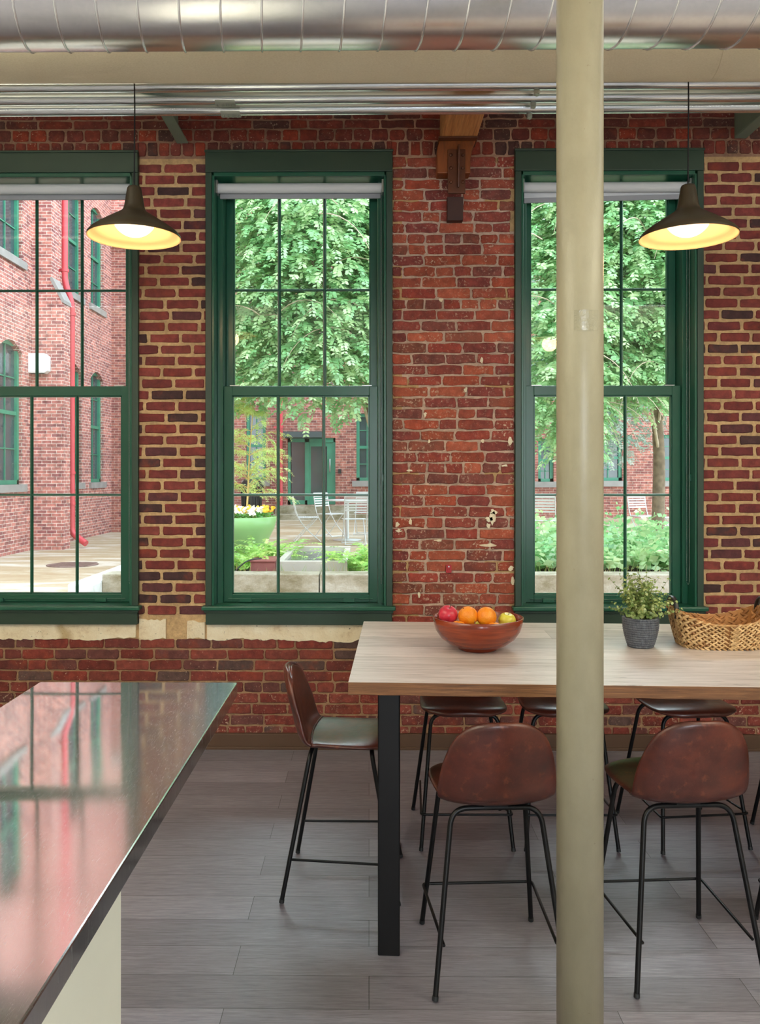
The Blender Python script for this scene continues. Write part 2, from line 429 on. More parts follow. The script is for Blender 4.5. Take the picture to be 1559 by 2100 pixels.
def water():
    n = N('pool_water'); v = n.coord(); n.bsdf(S(70, 84, 80), .06, 0, .6, n.bump(n.noise(v, 12, 3), .5, .02)); return n.m
M['water'] = water()
def leaf(name, tr=.5):
    n = N(name); a = n.attr('Col'); d = n.new('ShaderNodeBsdfDiffuse'); t = n.new('ShaderNodeBsdfTranslucent'); g = n.new('ShaderNodeBsdfGlossy')
    g.inputs['Roughness'].default_value = .35
    v = n.coord(); c = n.mix(1, a.outputs['Color'], n.ramp(n.noise(v, 6, 2), [(.3, .85), (.7, 1.15)]), 'MULTIPLY')
    n.L(c, d.inputs[0]); n.L(c, t.inputs[0]); mx = n.new('ShaderNodeMixShader'); mx.inputs[0].default_value = tr
    n.L(d.outputs[0], mx.inputs[1]); n.L(t.outputs[0], mx.inputs[2]); m2 = n.new('ShaderNodeMixShader'); m2.inputs[0].default_value = .06
    n.L(mx.outputs[0], m2.inputs[1]); n.L(g.outputs[0], m2.inputs[2]); n.L(m2.outputs[0], n.out.inputs[0]); return n.m
M['leaf'] = leaf('leaf', .45)
M['bark'] = plain('grey_bark', S(120, 104, 88), .9, 0, .2, .3, 12, .8)
M['twig'] = plain('pale_twig', S(176, 160, 140), .8, 0, .2, .2, 12, .3)
def attrmat(name, rough=.5, spec=.5):
    n = N(name); a = n.attr('Col'); v = n.coord(); c = n.mix(1, a.outputs['Color'], n.ramp(n.noise(v, 60, 3), [(.3, .85), (.7, 1.12)]), 'MULTIPLY')
    n.bsdf(c, rough, 0, spec); return n.m
M['petal'] = attrmat('petals', .6)
M['wicker'] = attrmat('water_hyacinth', .6, .4)

# ================================================================== STRUCTURE
W = 5.036
zW = lambda py: Z_(py, W)
HO = .5655
WCX = [X_(285.5, W) - HO, (X_(422.5, W) + X_(805.5, W)) / 2, (X_(1056.7, W) + X_(1438.7, W)) / 2]
ZT, ZB = zW(311), zW(1280)          # casing top / apron bottom
XL, XR, YR, ZC = -4.4, 5.6, -5.2, 4.02

def in_open(x0, x1, z0, z1, pad=0):
    for c in WCX:
        if x1 > c - HO + pad and x0 < c + HO - pad and z1 > ZB + pad and z0 < ZT - pad: return True
    return False

rb = random.Random(11)
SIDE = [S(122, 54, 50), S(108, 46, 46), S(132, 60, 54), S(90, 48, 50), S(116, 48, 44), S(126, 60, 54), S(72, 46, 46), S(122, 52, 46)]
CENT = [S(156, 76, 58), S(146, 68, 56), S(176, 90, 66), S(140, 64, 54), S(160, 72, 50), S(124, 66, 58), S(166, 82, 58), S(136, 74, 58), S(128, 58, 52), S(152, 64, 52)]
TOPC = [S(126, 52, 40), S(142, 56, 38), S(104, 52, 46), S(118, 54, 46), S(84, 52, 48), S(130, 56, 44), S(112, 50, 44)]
LOWC = [S(124, 56, 48), S(110, 52, 46), S(132, 64, 54), S(102, 58, 54), S(118, 50, 42), S(94, 70, 66), S(130, 56, 46)]  # lower courses darkened: dimmer light near the floor put into the colour
def brick(mb, x0, x1, z0, z1, pal, wear, rough=.0025):
    w, h = x1 - x0, z1 - z0
    if w < .012 or h < .012: return
    c = rb.choice(pal); k = rb.uniform(.86, 1.14); c = tuple(min(1, q * k) for q in c)
    ch = min(w, h) * rb.uniform(.07, .17)
    j = lambda: rb.uniform(-rough, rough)
    nx = max(1, int(w / .045)); P = []
    for i in range(nx + 1):
        t = i / nx; P.append((x0 + ch + (w - 2 * ch) * t + j(), z0 + j()))
    P.append((x1 + j(), z0 + ch + j())); P.append((x1 + j(), (z0 + z1) / 2 + j())); P.append((x1 + j(), z1 - ch + j()))
    for i in range(nx + 1):
        t = 1 - i / nx; P.append((x0 + ch + (w - 2 * ch) * t + j(), z1 + j()))
    P.append((x0 + j(), z1 - ch + j())); P.append((x0 + j(), (z0 + z1) / 2 + j())); P.append((x0 + j(), z0 + ch + j()))
    n = len(P); cx, cz = (x0 + x1) / 2, (z0 + z1) / 2; yf = W - rb.uniform(-.0015, .004)
    ins = .0035
    Q = [(cx + (a - cx) * (1 - 2 * ins / w), cz + (b - cz) * (1 - 2 * ins / h)) for a, b in P]
    vs = [(a, W + .012, b) for a, b in P] + [(a, yf + .003, b) for a, b in P] + [(a, yf, b) for a, b in Q]
    fs = []
    for i in range(n):
        k2 = (i + 1) % n
        fs.append((i, k2, n + k2, n + i)); fs.append((n + i, n + k2, 2 * n + k2, 2 * n + i))
    fs.append(tuple(range(2 * n, 3 * n)))
    mb.add(vs, fs, 1, (*c, wear))

def course(mb, x0, x1, z0, z1, L, joint, pal, wear, off, var=.0, header=0.0, rough=.0025, skip=True):
    x = x0 - off
    while x < x1:
        l = L * (1 + rb.uniform(-var, var))
        if header and rb.random() < header: l = L * .52
        a, b = x, x + l - joint
        x += l
        a, b = max(a, x0), min(b, x1)
        if b - a < .015: continue
        if skip:
            segs = [(a, b)]
            for c in WCX:
                if z1 > ZB + .01 and z0 < ZT - .01:
                    ns = []
                    for (p, q) in segs:
                        l0, l1 = c - HO + .004, c + HO - .004
                        if q <= l0 or p >= l1: ns.append((p, q)); continue
                        if z1 > ZT + .02: brick(mb, max(p, l0), min(q, l1), ZT + .004, z1, pal, wear, rough)
                        if p < l0: ns.append((p, l0))
                        if q > l1: ns.append((l1, q))
                    segs = ns
            for (p, q) in segs: brick(mb, p, q, z0, z1, pal, wear, rough)
        else: brick(mb, a, b, z0, z1, pal, wear, rough)

wall = MB()
CP0, CP1 = WCX[1] + HO, WCX[2] - HO
zt1 = zW(320); zm0 = zW(1262); zl1 = zW(1311)
def quoin(k): return .10 + .07 * (k % 2) + .03 * ((k * 7) % 3)
# mortar face, coloured by where the joint has been repointed
xs = sorted(set([XL + i * .05 for i in range(int((XR - XL) / .05) + 1)] + [c - HO for c in WCX] + [c + HO for c in WCX] + [XR]))
zs = sorted(set([i * .0344 for i in range(int(ZC / .0344) + 1)] + [ZT, ZB, ZC]))
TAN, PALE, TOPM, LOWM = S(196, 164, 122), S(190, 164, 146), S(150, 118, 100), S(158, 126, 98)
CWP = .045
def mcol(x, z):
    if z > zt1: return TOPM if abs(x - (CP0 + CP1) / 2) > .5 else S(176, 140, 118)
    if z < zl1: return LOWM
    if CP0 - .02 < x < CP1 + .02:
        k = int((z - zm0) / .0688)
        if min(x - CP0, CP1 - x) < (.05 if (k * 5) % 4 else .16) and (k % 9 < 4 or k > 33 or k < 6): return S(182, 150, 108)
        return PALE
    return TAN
for i in range(len(xs) - 1):
    for j in range(len(zs) - 1):
        a, b, c, d = xs[i], xs[i + 1], zs[j], zs[j + 1]
        if in_open(a, b, c, d, .001): continue
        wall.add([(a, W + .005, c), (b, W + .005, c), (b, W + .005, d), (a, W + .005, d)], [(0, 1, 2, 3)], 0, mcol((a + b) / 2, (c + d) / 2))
# courses
zc = zm0 + .004; k = 0
while zc < zt1 - .02:
    h = min(.0688, zt1 - zc)
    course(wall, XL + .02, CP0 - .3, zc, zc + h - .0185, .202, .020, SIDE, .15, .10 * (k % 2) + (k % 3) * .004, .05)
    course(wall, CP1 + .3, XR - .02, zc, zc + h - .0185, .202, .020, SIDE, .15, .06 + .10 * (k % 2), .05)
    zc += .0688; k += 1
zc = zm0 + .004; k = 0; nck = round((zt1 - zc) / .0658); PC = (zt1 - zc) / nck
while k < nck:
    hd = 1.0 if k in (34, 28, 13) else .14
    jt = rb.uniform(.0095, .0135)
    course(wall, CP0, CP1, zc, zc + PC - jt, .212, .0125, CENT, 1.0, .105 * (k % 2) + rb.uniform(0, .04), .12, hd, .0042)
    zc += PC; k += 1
# above the windows
zz = zt1 + .006
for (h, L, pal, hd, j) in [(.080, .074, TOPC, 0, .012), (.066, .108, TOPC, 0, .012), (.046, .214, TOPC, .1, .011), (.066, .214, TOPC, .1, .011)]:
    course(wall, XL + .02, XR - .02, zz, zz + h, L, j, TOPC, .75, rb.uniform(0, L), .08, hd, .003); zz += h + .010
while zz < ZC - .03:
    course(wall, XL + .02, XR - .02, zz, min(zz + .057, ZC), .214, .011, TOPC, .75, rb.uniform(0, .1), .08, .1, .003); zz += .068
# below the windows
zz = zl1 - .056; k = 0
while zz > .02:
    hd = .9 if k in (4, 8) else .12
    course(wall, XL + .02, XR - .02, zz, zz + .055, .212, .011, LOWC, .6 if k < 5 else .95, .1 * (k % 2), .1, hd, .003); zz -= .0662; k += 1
# courses between the plaster band and the sills level
course(wall, CP0, CP1, zl1 + .012, zl1 + .066, .208, .012, CENT, .9, 0, .1)
course(wall, CP0, CP1, zl1 + .078, zm0 - .006, .208, .012, CENT, .9, .1, .1)
# the body of the wall
yb0, yb1 = W + .008, W + .42
edges = [XL] + sum([[c - HO + .035, c + HO - .035] for c in WCX], []) + [XR]
for i in range(0, len(edges), 2): wall.box(edges[i], edges[i + 1], yb0, yb1, ZB + .03, ZT - .06, 2)
wall.box(XL, XR, yb0, yb1, 0, ZB + .03, 2); wall.box(XL, XR, yb0, yb1, ZT - .06, ZC, 2)
wo = wall.build('wall_back', [M['mortar'], M['brick'], M['xbrick']], colattr=True, fix=False); struct(wo, 'red brick wall with green windows')

# peeling plaster band
rp_ = random.Random(5)
def blob(x0, x1, za, zb, dz=.012, step=.018, lowamp=.02):
    top = []; bot = []; x = x0; a = b = 0
    while x <= x1:
        a = a * .8 + rp_.uniform(-dz, dz); b = b * .85 + rp_.uniform(-lowamp, lowamp) * .6
        top.append((x, za + a)); bot.append((x, zb + b)); x += step
    return top, bot
pl = MB()
def strip(x0, x1, ztop, zbot, dz=.006, la=.012):
    t, b = blob(x0, x1, ztop, zbot, dz, .018, la)
    for i in range(len(t) - 1):
        y = W - .007
        vs = [(b[i][0], y, b[i][1]), (b[i+1][0], y, b[i+1][1]), (t[i+1][0], y, t[i+1][1]), (t[i][0], y, t[i][1]),
              (b[i][0], W + .008, b[i][1]), (b[i+1][0], W + .008, b[i+1][1]), (t[i+1][0], W + .008, t[i+1][1]), (t[i][0], W + .008, t[i][1])]
        pl.add(vs, [(0, 1, 2, 3), (0, 4, 5, 1), (3, 2, 6, 7)] + ([(0, 3, 7, 4)] if i == 0 else []) + ([(1, 5, 6, 2)] if i == len(t) - 2 else []))
xg0, xg1 = X_(342, W), X_(384, W)
strip(XL + .05, X_(285, W), ZB + .01, zl1, .002); strip(X_(286, W), xg0, zW(1272), zl1, .009); strip(xg1 - .0, X_(424, W), zW(1276), zl1 + .005, .009)
strip(X_(425, W), X_(807, W), ZB + .01, zl1, .002); strip(X_(1055, W), X_(1440, W), ZB + .01, zl1, .002); strip(X_(1441, W), XR - .05, zW(1268), zl1)
po = pl.build('peeling_plaster', M['oldplaster'], wo)
# a few pale plaster scabs left on the middle pier
sc = MB()
for (px, py, a, b) in [(1012, 1050, .022, .02), (1004, 1064, .03, .018), (1000, 1118, .05, .012), (900, 1108, .03, .008), (842, 1070, .012, .02), (818, 1088, .02, .012), (955, 800, .014, .016), (1035, 955, .02, .008), (840, 965, .02, .007), (905, 615, .016, .012), (1052, 1190, .012, .03), (815, 1075, .014, .02), (988, 740, .01, .02), (880, 905, .008, .02), (1010, 1062, .02, .05), (1002, 1078, .014, .02), (872, 850, .012, .02), (1046, 905, .015, .03), (1048, 1165, .02, .016), (990, 905, .012, .012), (860, 1220, .01, .02)]:
    p = at(px, py, W); n = 11
    P = [(p.x + a * math.cos(2*PI*i/n) * rp_.uniform(.5, 1.2), p.z + b * math.sin(2*PI*i/n) * rp_.uniform(.5, 1.2)) for i in range(n)]
    sc.prism(P, W - .006, W + .006)
sc.build('plaster_scab', M['oldplaster'], wo)

# floor, ceiling, other walls
f = MB().box(XL, XR, YR, W + .01, -.08, 0); struct(f.build('floor', M['floor']), 'grey wood-look plank floor')
f = MB().box(XL, XR, YR, W + .4, ZC, ZC + .1); struct(f.build('ceiling', M['ceil']), 'off-white ceiling')
f = MB().box(XL - .1, XL, YR, W + .4, -.08, ZC); struct(f.build('wall_left', M['plaster']))
f = MB().box(XR, XR + .1, YR, W + .4, -.08, ZC); struct(f.build('wall_right', M['plaster']))
f = MB().box(XL, XR, YR - .1, YR, -.08, ZC); struct(f.build('wall_front', M['plaster']))
bb = MB().box(XL, XR, W - .022, W + .004, 0, zW(1503)); bb.box(XL, XR, W - .034, W - .022, 0, .018)
struct(bb.build('baseboard_back', M['basebd'], bevel=.003), 'brown baseboard')

# ------------------------------------------------------------------ windows
ZHB = zW(355); ZSL = zW(1241)
Yl, Yu = W + .13, W + .215
def make_window():
    r = empty('window_1'); G, D = M['green'], M['green_dark']
    # casing
    c = MB()
    c.box(-HO, -.527, W - .028, W + .01, zW(1256), ZHB); c.box(.527, HO, W - .028, W + .01, zW(1256), ZHB)
    c.box(-HO, HO, W - .032, W + .01, ZHB, ZT); c.box(-HO - .004, HO + .004, W - .04, W - .02, ZT - .012, ZT + .002)
    c.build('casing', D, r, bevel=.004)
    c = MB()
    c.box(-.5275, -.513, W - .02, W + .29, ZSL - .02, ZHB + .002); c.box(.513, .5275, W - .02, W + .29, ZSL - .02, ZHB + .002)
    c.box(-.5275, .5275, W - .02, W + .29, ZHB - .022, ZHB + .002)
    c.box(-.513, -.478, W + .085, W + .29, ZSL - .02, ZHB - .02); c.box(.478, .513, W + .085, W + .29, ZSL - .02, ZHB - .02)
    c.box(-.478, .478, W + .19, W + .29, 3.455, ZHB - .02)
    c.build('jamb', G, r, bevel=.003)
    s = MB(); s.box(-.583, .583, W - .062, W + .0, ZSL - .026, ZSL); s.box(-.527, .527, W - .002, W + .34, ZSL - .024, ZSL)
    s.build('sill', M['green'], r, bevel=.006)
    a = MB(); a.box(-.562, .562, W - .034, W + .01, ZB, ZSL - .026); a.box(-.57, .57, W - .045, W - .03, ZSL - .042, ZSL - .026)
    a.build('apron', D, r, bevel=.003)
    def sash(nm, Y, z0, z1, gz0, gz1, gh, mz, bot):
        m = MB(); d = .021
        m.box(-.477, -gh, Y - d, Y + d, z0, z1); m.box(gh, .477, Y - d, Y + d, z0, z1)
        m.box(-gh - .001, gh + .001, Y - d, Y + d, z0, gz0); m.box(-gh - .001, gh + .001, Y - d, Y + d, gz1, z1)
        so = m.build(nm, G, r, bevel=.003)
        q = MB(); mw = .0105
        def bar(x0, x1, z0_, z1_):
            q.box(x0, x1, Y - .008, Y + .008, z0_, z1_)
        for fx in (-1, 1):
            x = fx * gh / 3
            q.prism([(x - mw, Y), (x - mw * .4, Y - .017), (x + mw * .4, Y - .017), (x + mw, Y), (x + mw * .4, Y + .015), (x - mw * .4, Y + .015)], gz0 - .001, gz1 + .001, axis='z')
        q.prism([(Y, mz - mw * .8), (Y - .015, mz - mw * .4), (Y - .015, mz + mw * .4), (Y, mz + mw * .8), (Y + .014, mz + mw * .4), (Y + .014, mz - mw * .4)], -gh - .001, gh + .001, axis='x')
        # glazing bead
        e = .007
        q.box(-gh, -gh + e, Y - .012, Y + .012, gz0, gz1); q.box(gh - e, gh, Y - .012, Y + .012, gz0, gz1)
        q.box(-gh, gh, Y - .012, Y + .012, gz0, gz0 + e); q.box(-gh, gh, Y - .012, Y + .012, gz1 - e, gz1)
        q.build('muntin', G, so)
        xs_ = [-gh, -gh / 3, gh / 3, gh]; zs_ = [gz0, mz, gz1]
        for i in range(3):
            for j in range(2):
                g = MB(); g.box(xs_[i] + .001, xs_[i+1] - .001, Y - .002, Y + .002, zs_[j] + .001, zs_[j+1] - .001)
                g.build('pane', M['glass'], so)
        return so
    lo = sash('lower_sash', Yl, ZSL + .001, 2.208, .918, 2.148, .425, 1.533, 1)
    up = sash('upper_sash', Yu, 2.15, 3.463, 2.206, 3.431, .431, 2.824, 0)
    t = MB(); t.box(-.45, .45, Yl - .034, Yl - .02, .888, .893)
    t.build('sash_rib', G, lo, bevel=.002)
    for x in (-.34, .30):
        t = MB(); t.box(x - .035, x + .035, Yl - .045, Yl - .02, .872, .896); t.build('sash_lift', G, lo, bevel=.002)
    for s in (-1, 1):
        t = MB(); t.box(s * .38, s * .44, Yl - .02, Yl + .03, 2.208, 2.213); t.build('sash_catch', M['chain'], lo)
    xs_ = MB(); xs_.box(-.56, .56, W + .28, W + .50, ZSL - .12, ZSL - .01); xs_.build('outer_sill', M['xstone'], r, bevel=.006)
    return r
w1 = make_window()
wins = [w1, copy_tree(w1), copy_tree(w1)]
for i, o in enumerate(wins):
    o.location.x = WCX[i]; o.name = 'window_%d' % (i + 1); o['kind'] = 'structure'
tag(wins[0], 'green sash window cut by the left edge, brick courtyard wing behind it')
tag(wins[1], 'green sash window in the middle, bistro chairs seen through it')
tag(wins[2], 'green sash window behind the round column')

# ------------------------------------------------------------------ beams and column
XC = X_(1189.5, 2.23)
zb = zW(300)
b = MB()
bx0, bx1 = X_(902, W), X_(974, W)
b.box(bx0, bx1, YR + .02, W - .002, zb, ZC - .004)
beam = b.build('timber_beam', M['beam'], bevel=.012)
tag(beam, 'old orange pine ceiling beam ending at the brick wall above its iron bracket', 'beam')
for (pa, pb, yy, lb) in [(363, 386, 293, 'grey-green steel joist meeting the brick above the left and middle windows'),
                         (1506, 1530, 288, 'grey-green steel joist in the top right corner of the photo')]:
    x0, x1 = X_(pa, W), X_(pb, W); z0 = zW(yy); t = MB()
    t.box(x0, x1, YR + .02, W - .002, z0, z0 + .010); t.box(x0, x0 + .008, YR + .02, W - .002, z0 + .01, ZC - .004)
    t.box(x0, x1, YR + .02, W - .002, ZC - .014, ZC - .004)
    o = t.build('steel_joist', M['steelbeam'], bevel=.002)
    tag(o, lb, 'beam', 'steel ceiling joists')
# bracket under beam
br = empty('beam_bracket', ((bx0 + bx1) / 2, W, 0), label='brown riveted iron bracket and timber block under the pine beam on the brick pier', cat='bracket')
def bxl(p): return X_(p, W) - (bx0 + bx1) / 2
t = MB()
t.prism([(bxl(899), zW(302)), (bxl(972), zW(302)), (bxl(966), zW(318)), (bxl(961), zW(340)), (bxl(961), zW(368)), (bxl(894), zW(368)), (bxl(894), zW(318))][::-1], -.10, .0)
t.build('timber_block', M['corbel'], br, bevel=.006)
t = MB(); t.box(bxl(896), bxl(974), -.15, 0, zW(303), zW(300)); t.build('bearing_plate', M['brown_iron'], br, bevel=.002)
t = MB(); t.box(bxl(915), bxl(950), -.118, -.098, zW(410), zW(322))
t.prism([(-.118, zW(318)), (-.118, zW(400)), (-.135, zW(400)), (-.165, zW(330)), (-.165, zW(318))], bxl(934), bxl(937.5), axis='x')
t.build('iron_plate', M['brown_iron'], br, bevel=.003)
for xx in (921, 945):
    for yy in (334, 360, 388):
        q = MB(); q.ball((bxl(xx), -.119, zW(yy)), .0105, 10, 6, sq=(1, .8, 1)); q.build('bolt', M['brown_iron'], br)
t = MB(); t.box(bxl(916), bxl(948), -.055, .0, zW(458), zW(410)); t.build('lower_block', M['brown_plate'], br, bevel=.003)

c = MB(); rc = .0612
c.lathe([(0.001, 0), (rc, 0), (rc, zb - .004), (.001, zb - .004)], (0, 0, 0), 64)
col = empty('round_column', (XC, 2.23, 0), label='cream painted round steel column standing in front of the long table', cat='column')
c.build('shaft', M['column'], col)
t = MB(); t.lathe([(rc, 0), (.11, 0), (.11, .014), (rc, .014)], (0, 0, 0), 48); t.build('base_plate', M['column'], col)
t = MB(); t.box(-.11, .11, -.11, .11, zb - .016, zb - .001); t.build('cap_plate', M['column'], col)
# strip of clear tape round the shaft
t = MB(); vs = []; n = 16; z0, z1 = Z_(678, 2.17), Z_(636, 2.17)
for k in range(n + 1):
    a = R(-118 + 62 * k / n); vs += [((rc + .0006) * math.cos(a), (rc + .0006) * math.sin(a), z0), ((rc + .0006) * math.cos(a), (rc + .0006) * math.sin(a), z1)]
t.add(vs, [(2*k, 2*k+2, 2*k+3, 2*k+1) for k in range(n)], 0, None, True)
tp = N('clear_tape'); tp.bsdf(S(160, 154, 128), .14, 0, .6, tp.bump(tp.noise(tp.coord(), 160, 4), .5, .003), .5, .05)
t.build('tape', tp.m, col, fix=False)

# ------------------------------------------------------------------ duct and pipes
r_d = .2; dYc = 2.95; dZc = H + 1.728
d = empty('spiral_duct', (0, dYc, dZc), label='large galvanised spiral duct running across the top of the view', cat='duct')
x0, x1 = XL + .02, XR - .02
m = MB(); n = 64; vs = []
NX = 24
for i in range(NX + 1):
    x = x0 + (x1 - x0) * i / NX
    for k in range(n): a = 2*PI*k/n; vs.append((x, r_d * math.cos(a), r_d * math.sin(a)))
fs = [(i*n+k, i*n+(k+1)%n, (i+1)*n+(k+1)%n, (i+1)*n+k) for i in range(NX) for k in range(n)]
m.add(vs, fs, 0, None, True); m.build('duct_tube', M['duct'], d, fix=False)
sm = MB(); pitch = .1405; pts = []; turns = int((x1 - x0) / pitch) - 1
ph = (X_(220, 2.8) - .0) % pitch
for i in range(turns * 40):
    a = -2 * PI * i / 40
    pts.append((x0 + .03 + pitch * i / 40, (r_d + .001) * math.cos(a), (r_d + .001) * math.sin(a)))
sm.tube(pts, .0042, 6); sm.build('spiral_seam', M['seam'], d, fix=False)
# hanger straps
for hx in (-3.2, 3.3):
    for s in (-1, 1):
        t = MB(); t.box(hx - .015, hx + .015, s * r_d, s * (r_d + .004), 0, ZC - dZc - .002); t.build('hanger_strap', M['conduit'], d)

pYc = 3.60; pZc = H + (.128 + 3.60 * .4259) / .9048
p = empty('wrapped_pipe', (0, pYc, pZc), label='thick canvas-wrapped cream pipe just below and behind the spiral duct', cat='pipe')
m = MB(); m.tube([(XL + .02, -.018, 0.000), (XR - .02, .018, 0.000)], .128, 64); m.build('canvas_jacket', M['canvas'], p)
for sx in (X_(480, 3.5), X_(960, 3.5), X_(1482, 3.5), -2.6):
    m = MB(); m.tube([(sx - .001, 0, 0), (sx + .001, 0, 0)], .1295, 64); m.build('wrap_seam', M['canvas'], p)
for hx in (-3.2, 3.3):
    t = MB(); t.box(hx - .01, hx + .01, -.01, .01, .12, ZC - pZc - .002); t.build('hanger_rod', M['conduit'], p)

zcb = H + 1.862
for i, (y, py, lb) in enumerate([(4.043, 188, 'nearest'), (4.180, 214, 'middle'), (4.310, 236, 'lowest seen')]):
    zc_ = H + (973 - py) / F * y + .031
    c = empty('conduit', (0, y, zc_), cat='pipe', group='galvanised conduits')
    c['label'] = ['upper of the three thin galvanised conduits under the wrapped pipe', 'middle of the three thin galvanised conduits, with a screwed coupling',
                  'lowest of the three thin galvanised conduits, right above the brick'][i]
    m = MB(); m.tube([(XL + .02, 0, 0), (XR - .02, -.02, .0)], .0315, 32); m.build('conduit_tube', M['conduit'], c)
    if i:
        px = 463 if i == 1 else 474
        cx = X_(px, y); m = MB(); m.tube([(cx - .05, 0, 0), (cx + .05, 0, 0)], .0375, 32); cp = m.build('coupling', M['zinc'], c, bevel=.001)
        for k in range(4):
            q = MB(); q.tube([(cx - .036 + k * .024, -.012, -.032), (cx - .036 + k * .024, -.014, -.046)], .0055, 8); q.build('screw', M['zinc'], cp)
    cx = X_([1101, 1094, 1086][i], y)
    m = MB(); m.tube([(cx - .012, 0, 0), (cx + .012, 0, 0)], .0345, 32); st = m.build('strap', M['zinc'], c)
    q = MB(); q.box(cx - .012, cx + .012, -.014, .012, -.052, -.032); q.build('strap_tab', M['zinc'], st, bevel=.002)
    q = MB(); q.tube([(cx - .004, -.020, -.044), (cx + .004, .016, -.044)], .0095, 6); q.build('nut', M['zinc'], st)
    q = MB(); q.box(cx - .011, cx + .011, -.011, .011, .03, ZC - zc_ - .002); q.build('hanger_rod', M['conduit'], c)

# ================================================================== ROLLER SHADES
def make_shade(drop=.03, tilt=0):
    r = empty('roller_shade'); cz = 3.412; y = W + .05
    m = MB(); m.tube([(-.500, y, cz), (.500, y, cz)], .030, 32); m.build('fabric_roll', M['shade'], r)
    m = MB()
    z1 = cz - .012; zl, zr = cz - .030 - drop - tilt, cz - .030 - drop
    yy = y + .026
    m.prism([(-.492, z1), (.492, z1), (.492, zr), (-.492, zl)], yy, yy + .002); m.build('fabric', M['shade'], r)
    m = MB(); m.prism([(-.494, zl), (-.494, zl + .030), (.494, zr + .030), (.494, zr)], yy - .008, yy + .006); m.build('hem_bar', M['shade_bar'], r, bevel=.003)
    for s in (-1, 1):
        m = MB(); m.box(s * .5005, s * .5125, y - .03, y + .035, cz - .035, cz + .045); m.build('bracket', M['chain'], r, bevel=.002)
    m = MB()
    xx = .497; zlow = Z_(1193, W); loop = []
    z = cz
    pts = []
    while z > zlow: pts.append((xx, W + .025, z)); pts.append((xx, W + .062, z)); z -= .0066
    for k in range(7):
        a = PI * k / 6; pts.append((xx, W + .0435 - .0185 * math.cos(a), zlow - .0185 * math.sin(a)))
    for p in pts:
        q = .0027; x, y_, z_ = p
        m.add([(x+q,y_,z_),(x-q,y_,z_),(x,y_+q,z_),(x,y_-q,z_),(x,y_,z_+q),(x,y_,z_-q)],
              [(0,2,4),(2,1,4),(1,3,4),(3,0,4),(2,0,5),(1,2,5),(3,1,5),(0,3,5)])
    for yy2 in (W + .025, W + .062): m.tube([(xx, yy2, cz), (xx, yy2, zlow)], .0008, 4)
    m.build('bead_chain', M['chain'], r, smooth=True)
    m = MB(); m.box(.5005, .513, W + .028, W + .060, 1.62, 1.66); m.build('chain_guide', M['green'], r)
    return r
for i, (dr, tl, lb) in enumerate([(.028, 0, 'rolled up pale roller shade in the window at the left edge'),
                                  (.026, 0, 'rolled up pale roller shade at the top of the middle window'),
                                  (.036, .022, 'pale roller shade hanging slightly askew at the top of the window behind the column')]):
    s = make_shade(dr, tl); s.location.x = WCX[i]; tag(s, lb, 'window shade', 'roller shades')

# ================================================================== PENDANTS
def glow():
    n = N('lamp_opal'); e = n.new('ShaderNodeEmission'); e.inputs[0].default_value = (1, .76, .50, 1); e.inputs[1].default_value = 3.6
    n.L(e.outputs[0], n.out.inputs[0]); return n.m
M['opal'] = glow()
M['lampout'] = plain('brown_lamp_enamel', S(62, 52, 36), .35, 0, .5, .06, 4, .03)
M['lampin'] = plain('cream_lamp_lining', S(226, 186, 138), .5, 0, .4, .02, 4, .0)
def make_pendant(loc, lb, top=None):
    ZC = top or 4.02
    r = empty('pendant_lamp', loc, label=lb, cat='ceiling lamp', group='pendant lamps')
    prof = [(.215, .0), (.2135, .010), (.200, .026), (.165, .052), (.125, .078), (.090, .100), (.064, .116), (.051, .130), (.046, .148), (.041, .178), (.036, .208), (.033, .228), (.029, .236), (.018, .241), (.004, .2415)]
    m = MB(); m.lathe(prof, n=72); so = m.build('lamp_shade', M['lampout'], r, fix=False)
    inn = [(.215, .0), (.2105, .0005), (.208, .006), (.196, .020), (.180, .0215), (.160, .034), (.12, .062), (.088, .082), (.06, .095), (.02, .1), (.002, .1)]
    m = MB(); m.lathe([(a - .001, b - .0012) for a, b in inn], n=72); m.build('shade_lining', M['lampin'], r, fix=False)
    R0 = .105; m = MB(); pr = []
    for k in range(13):
        th = R(58) * k / 12
        pr.append((max(.0005, R0 * math.sin(th)), R0 + .002 - R0 * math.cos(th)))
    m.lathe(pr, n=48); m.build('opal_diffuser', M['opal'], r, fix=False)
    m = MB(); m.tube([(0, 0, .240), (0, 0, .30)], .0042, 8); m.tube([(0, 0, .30), (.002, 0, .6), (-.001, 0, ZC - loc[2] - .03)], .0034, 8); m.build('cord', M['cord'], r)
    m = MB(); m.lathe([(.001, ZC - loc[2] - .002), (.06, ZC - loc[2] - .002), (.055, ZC - loc[2] - .028), (.001, ZC - loc[2] - .03)], n=32); m.build('ceiling_rose', M['lampout'], r)
    l = bpy.data.lights.new('pendant_bulb', 'POINT'); l.energy = 5; l.color = (1, .66, .36); l.shadow_soft_size = .06
    lo = bpy.data.objects.new('pendant_bulb', l); COL.objects.link(lo); lo.parent = r; lo.location = (0, 0, -.03)
    return r
p = at(275.5, 487, 3.88); make_pendant((p.x, 3.88, p.z), 'lit brown cone pendant lamp hanging in front of the left window', top=zW(293) - .004)
p = at(1411.5, 487, 3.80); make_pendant((p.x, 3.80, p.z), 'lit brown cone pendant lamp hanging in front of the right window')

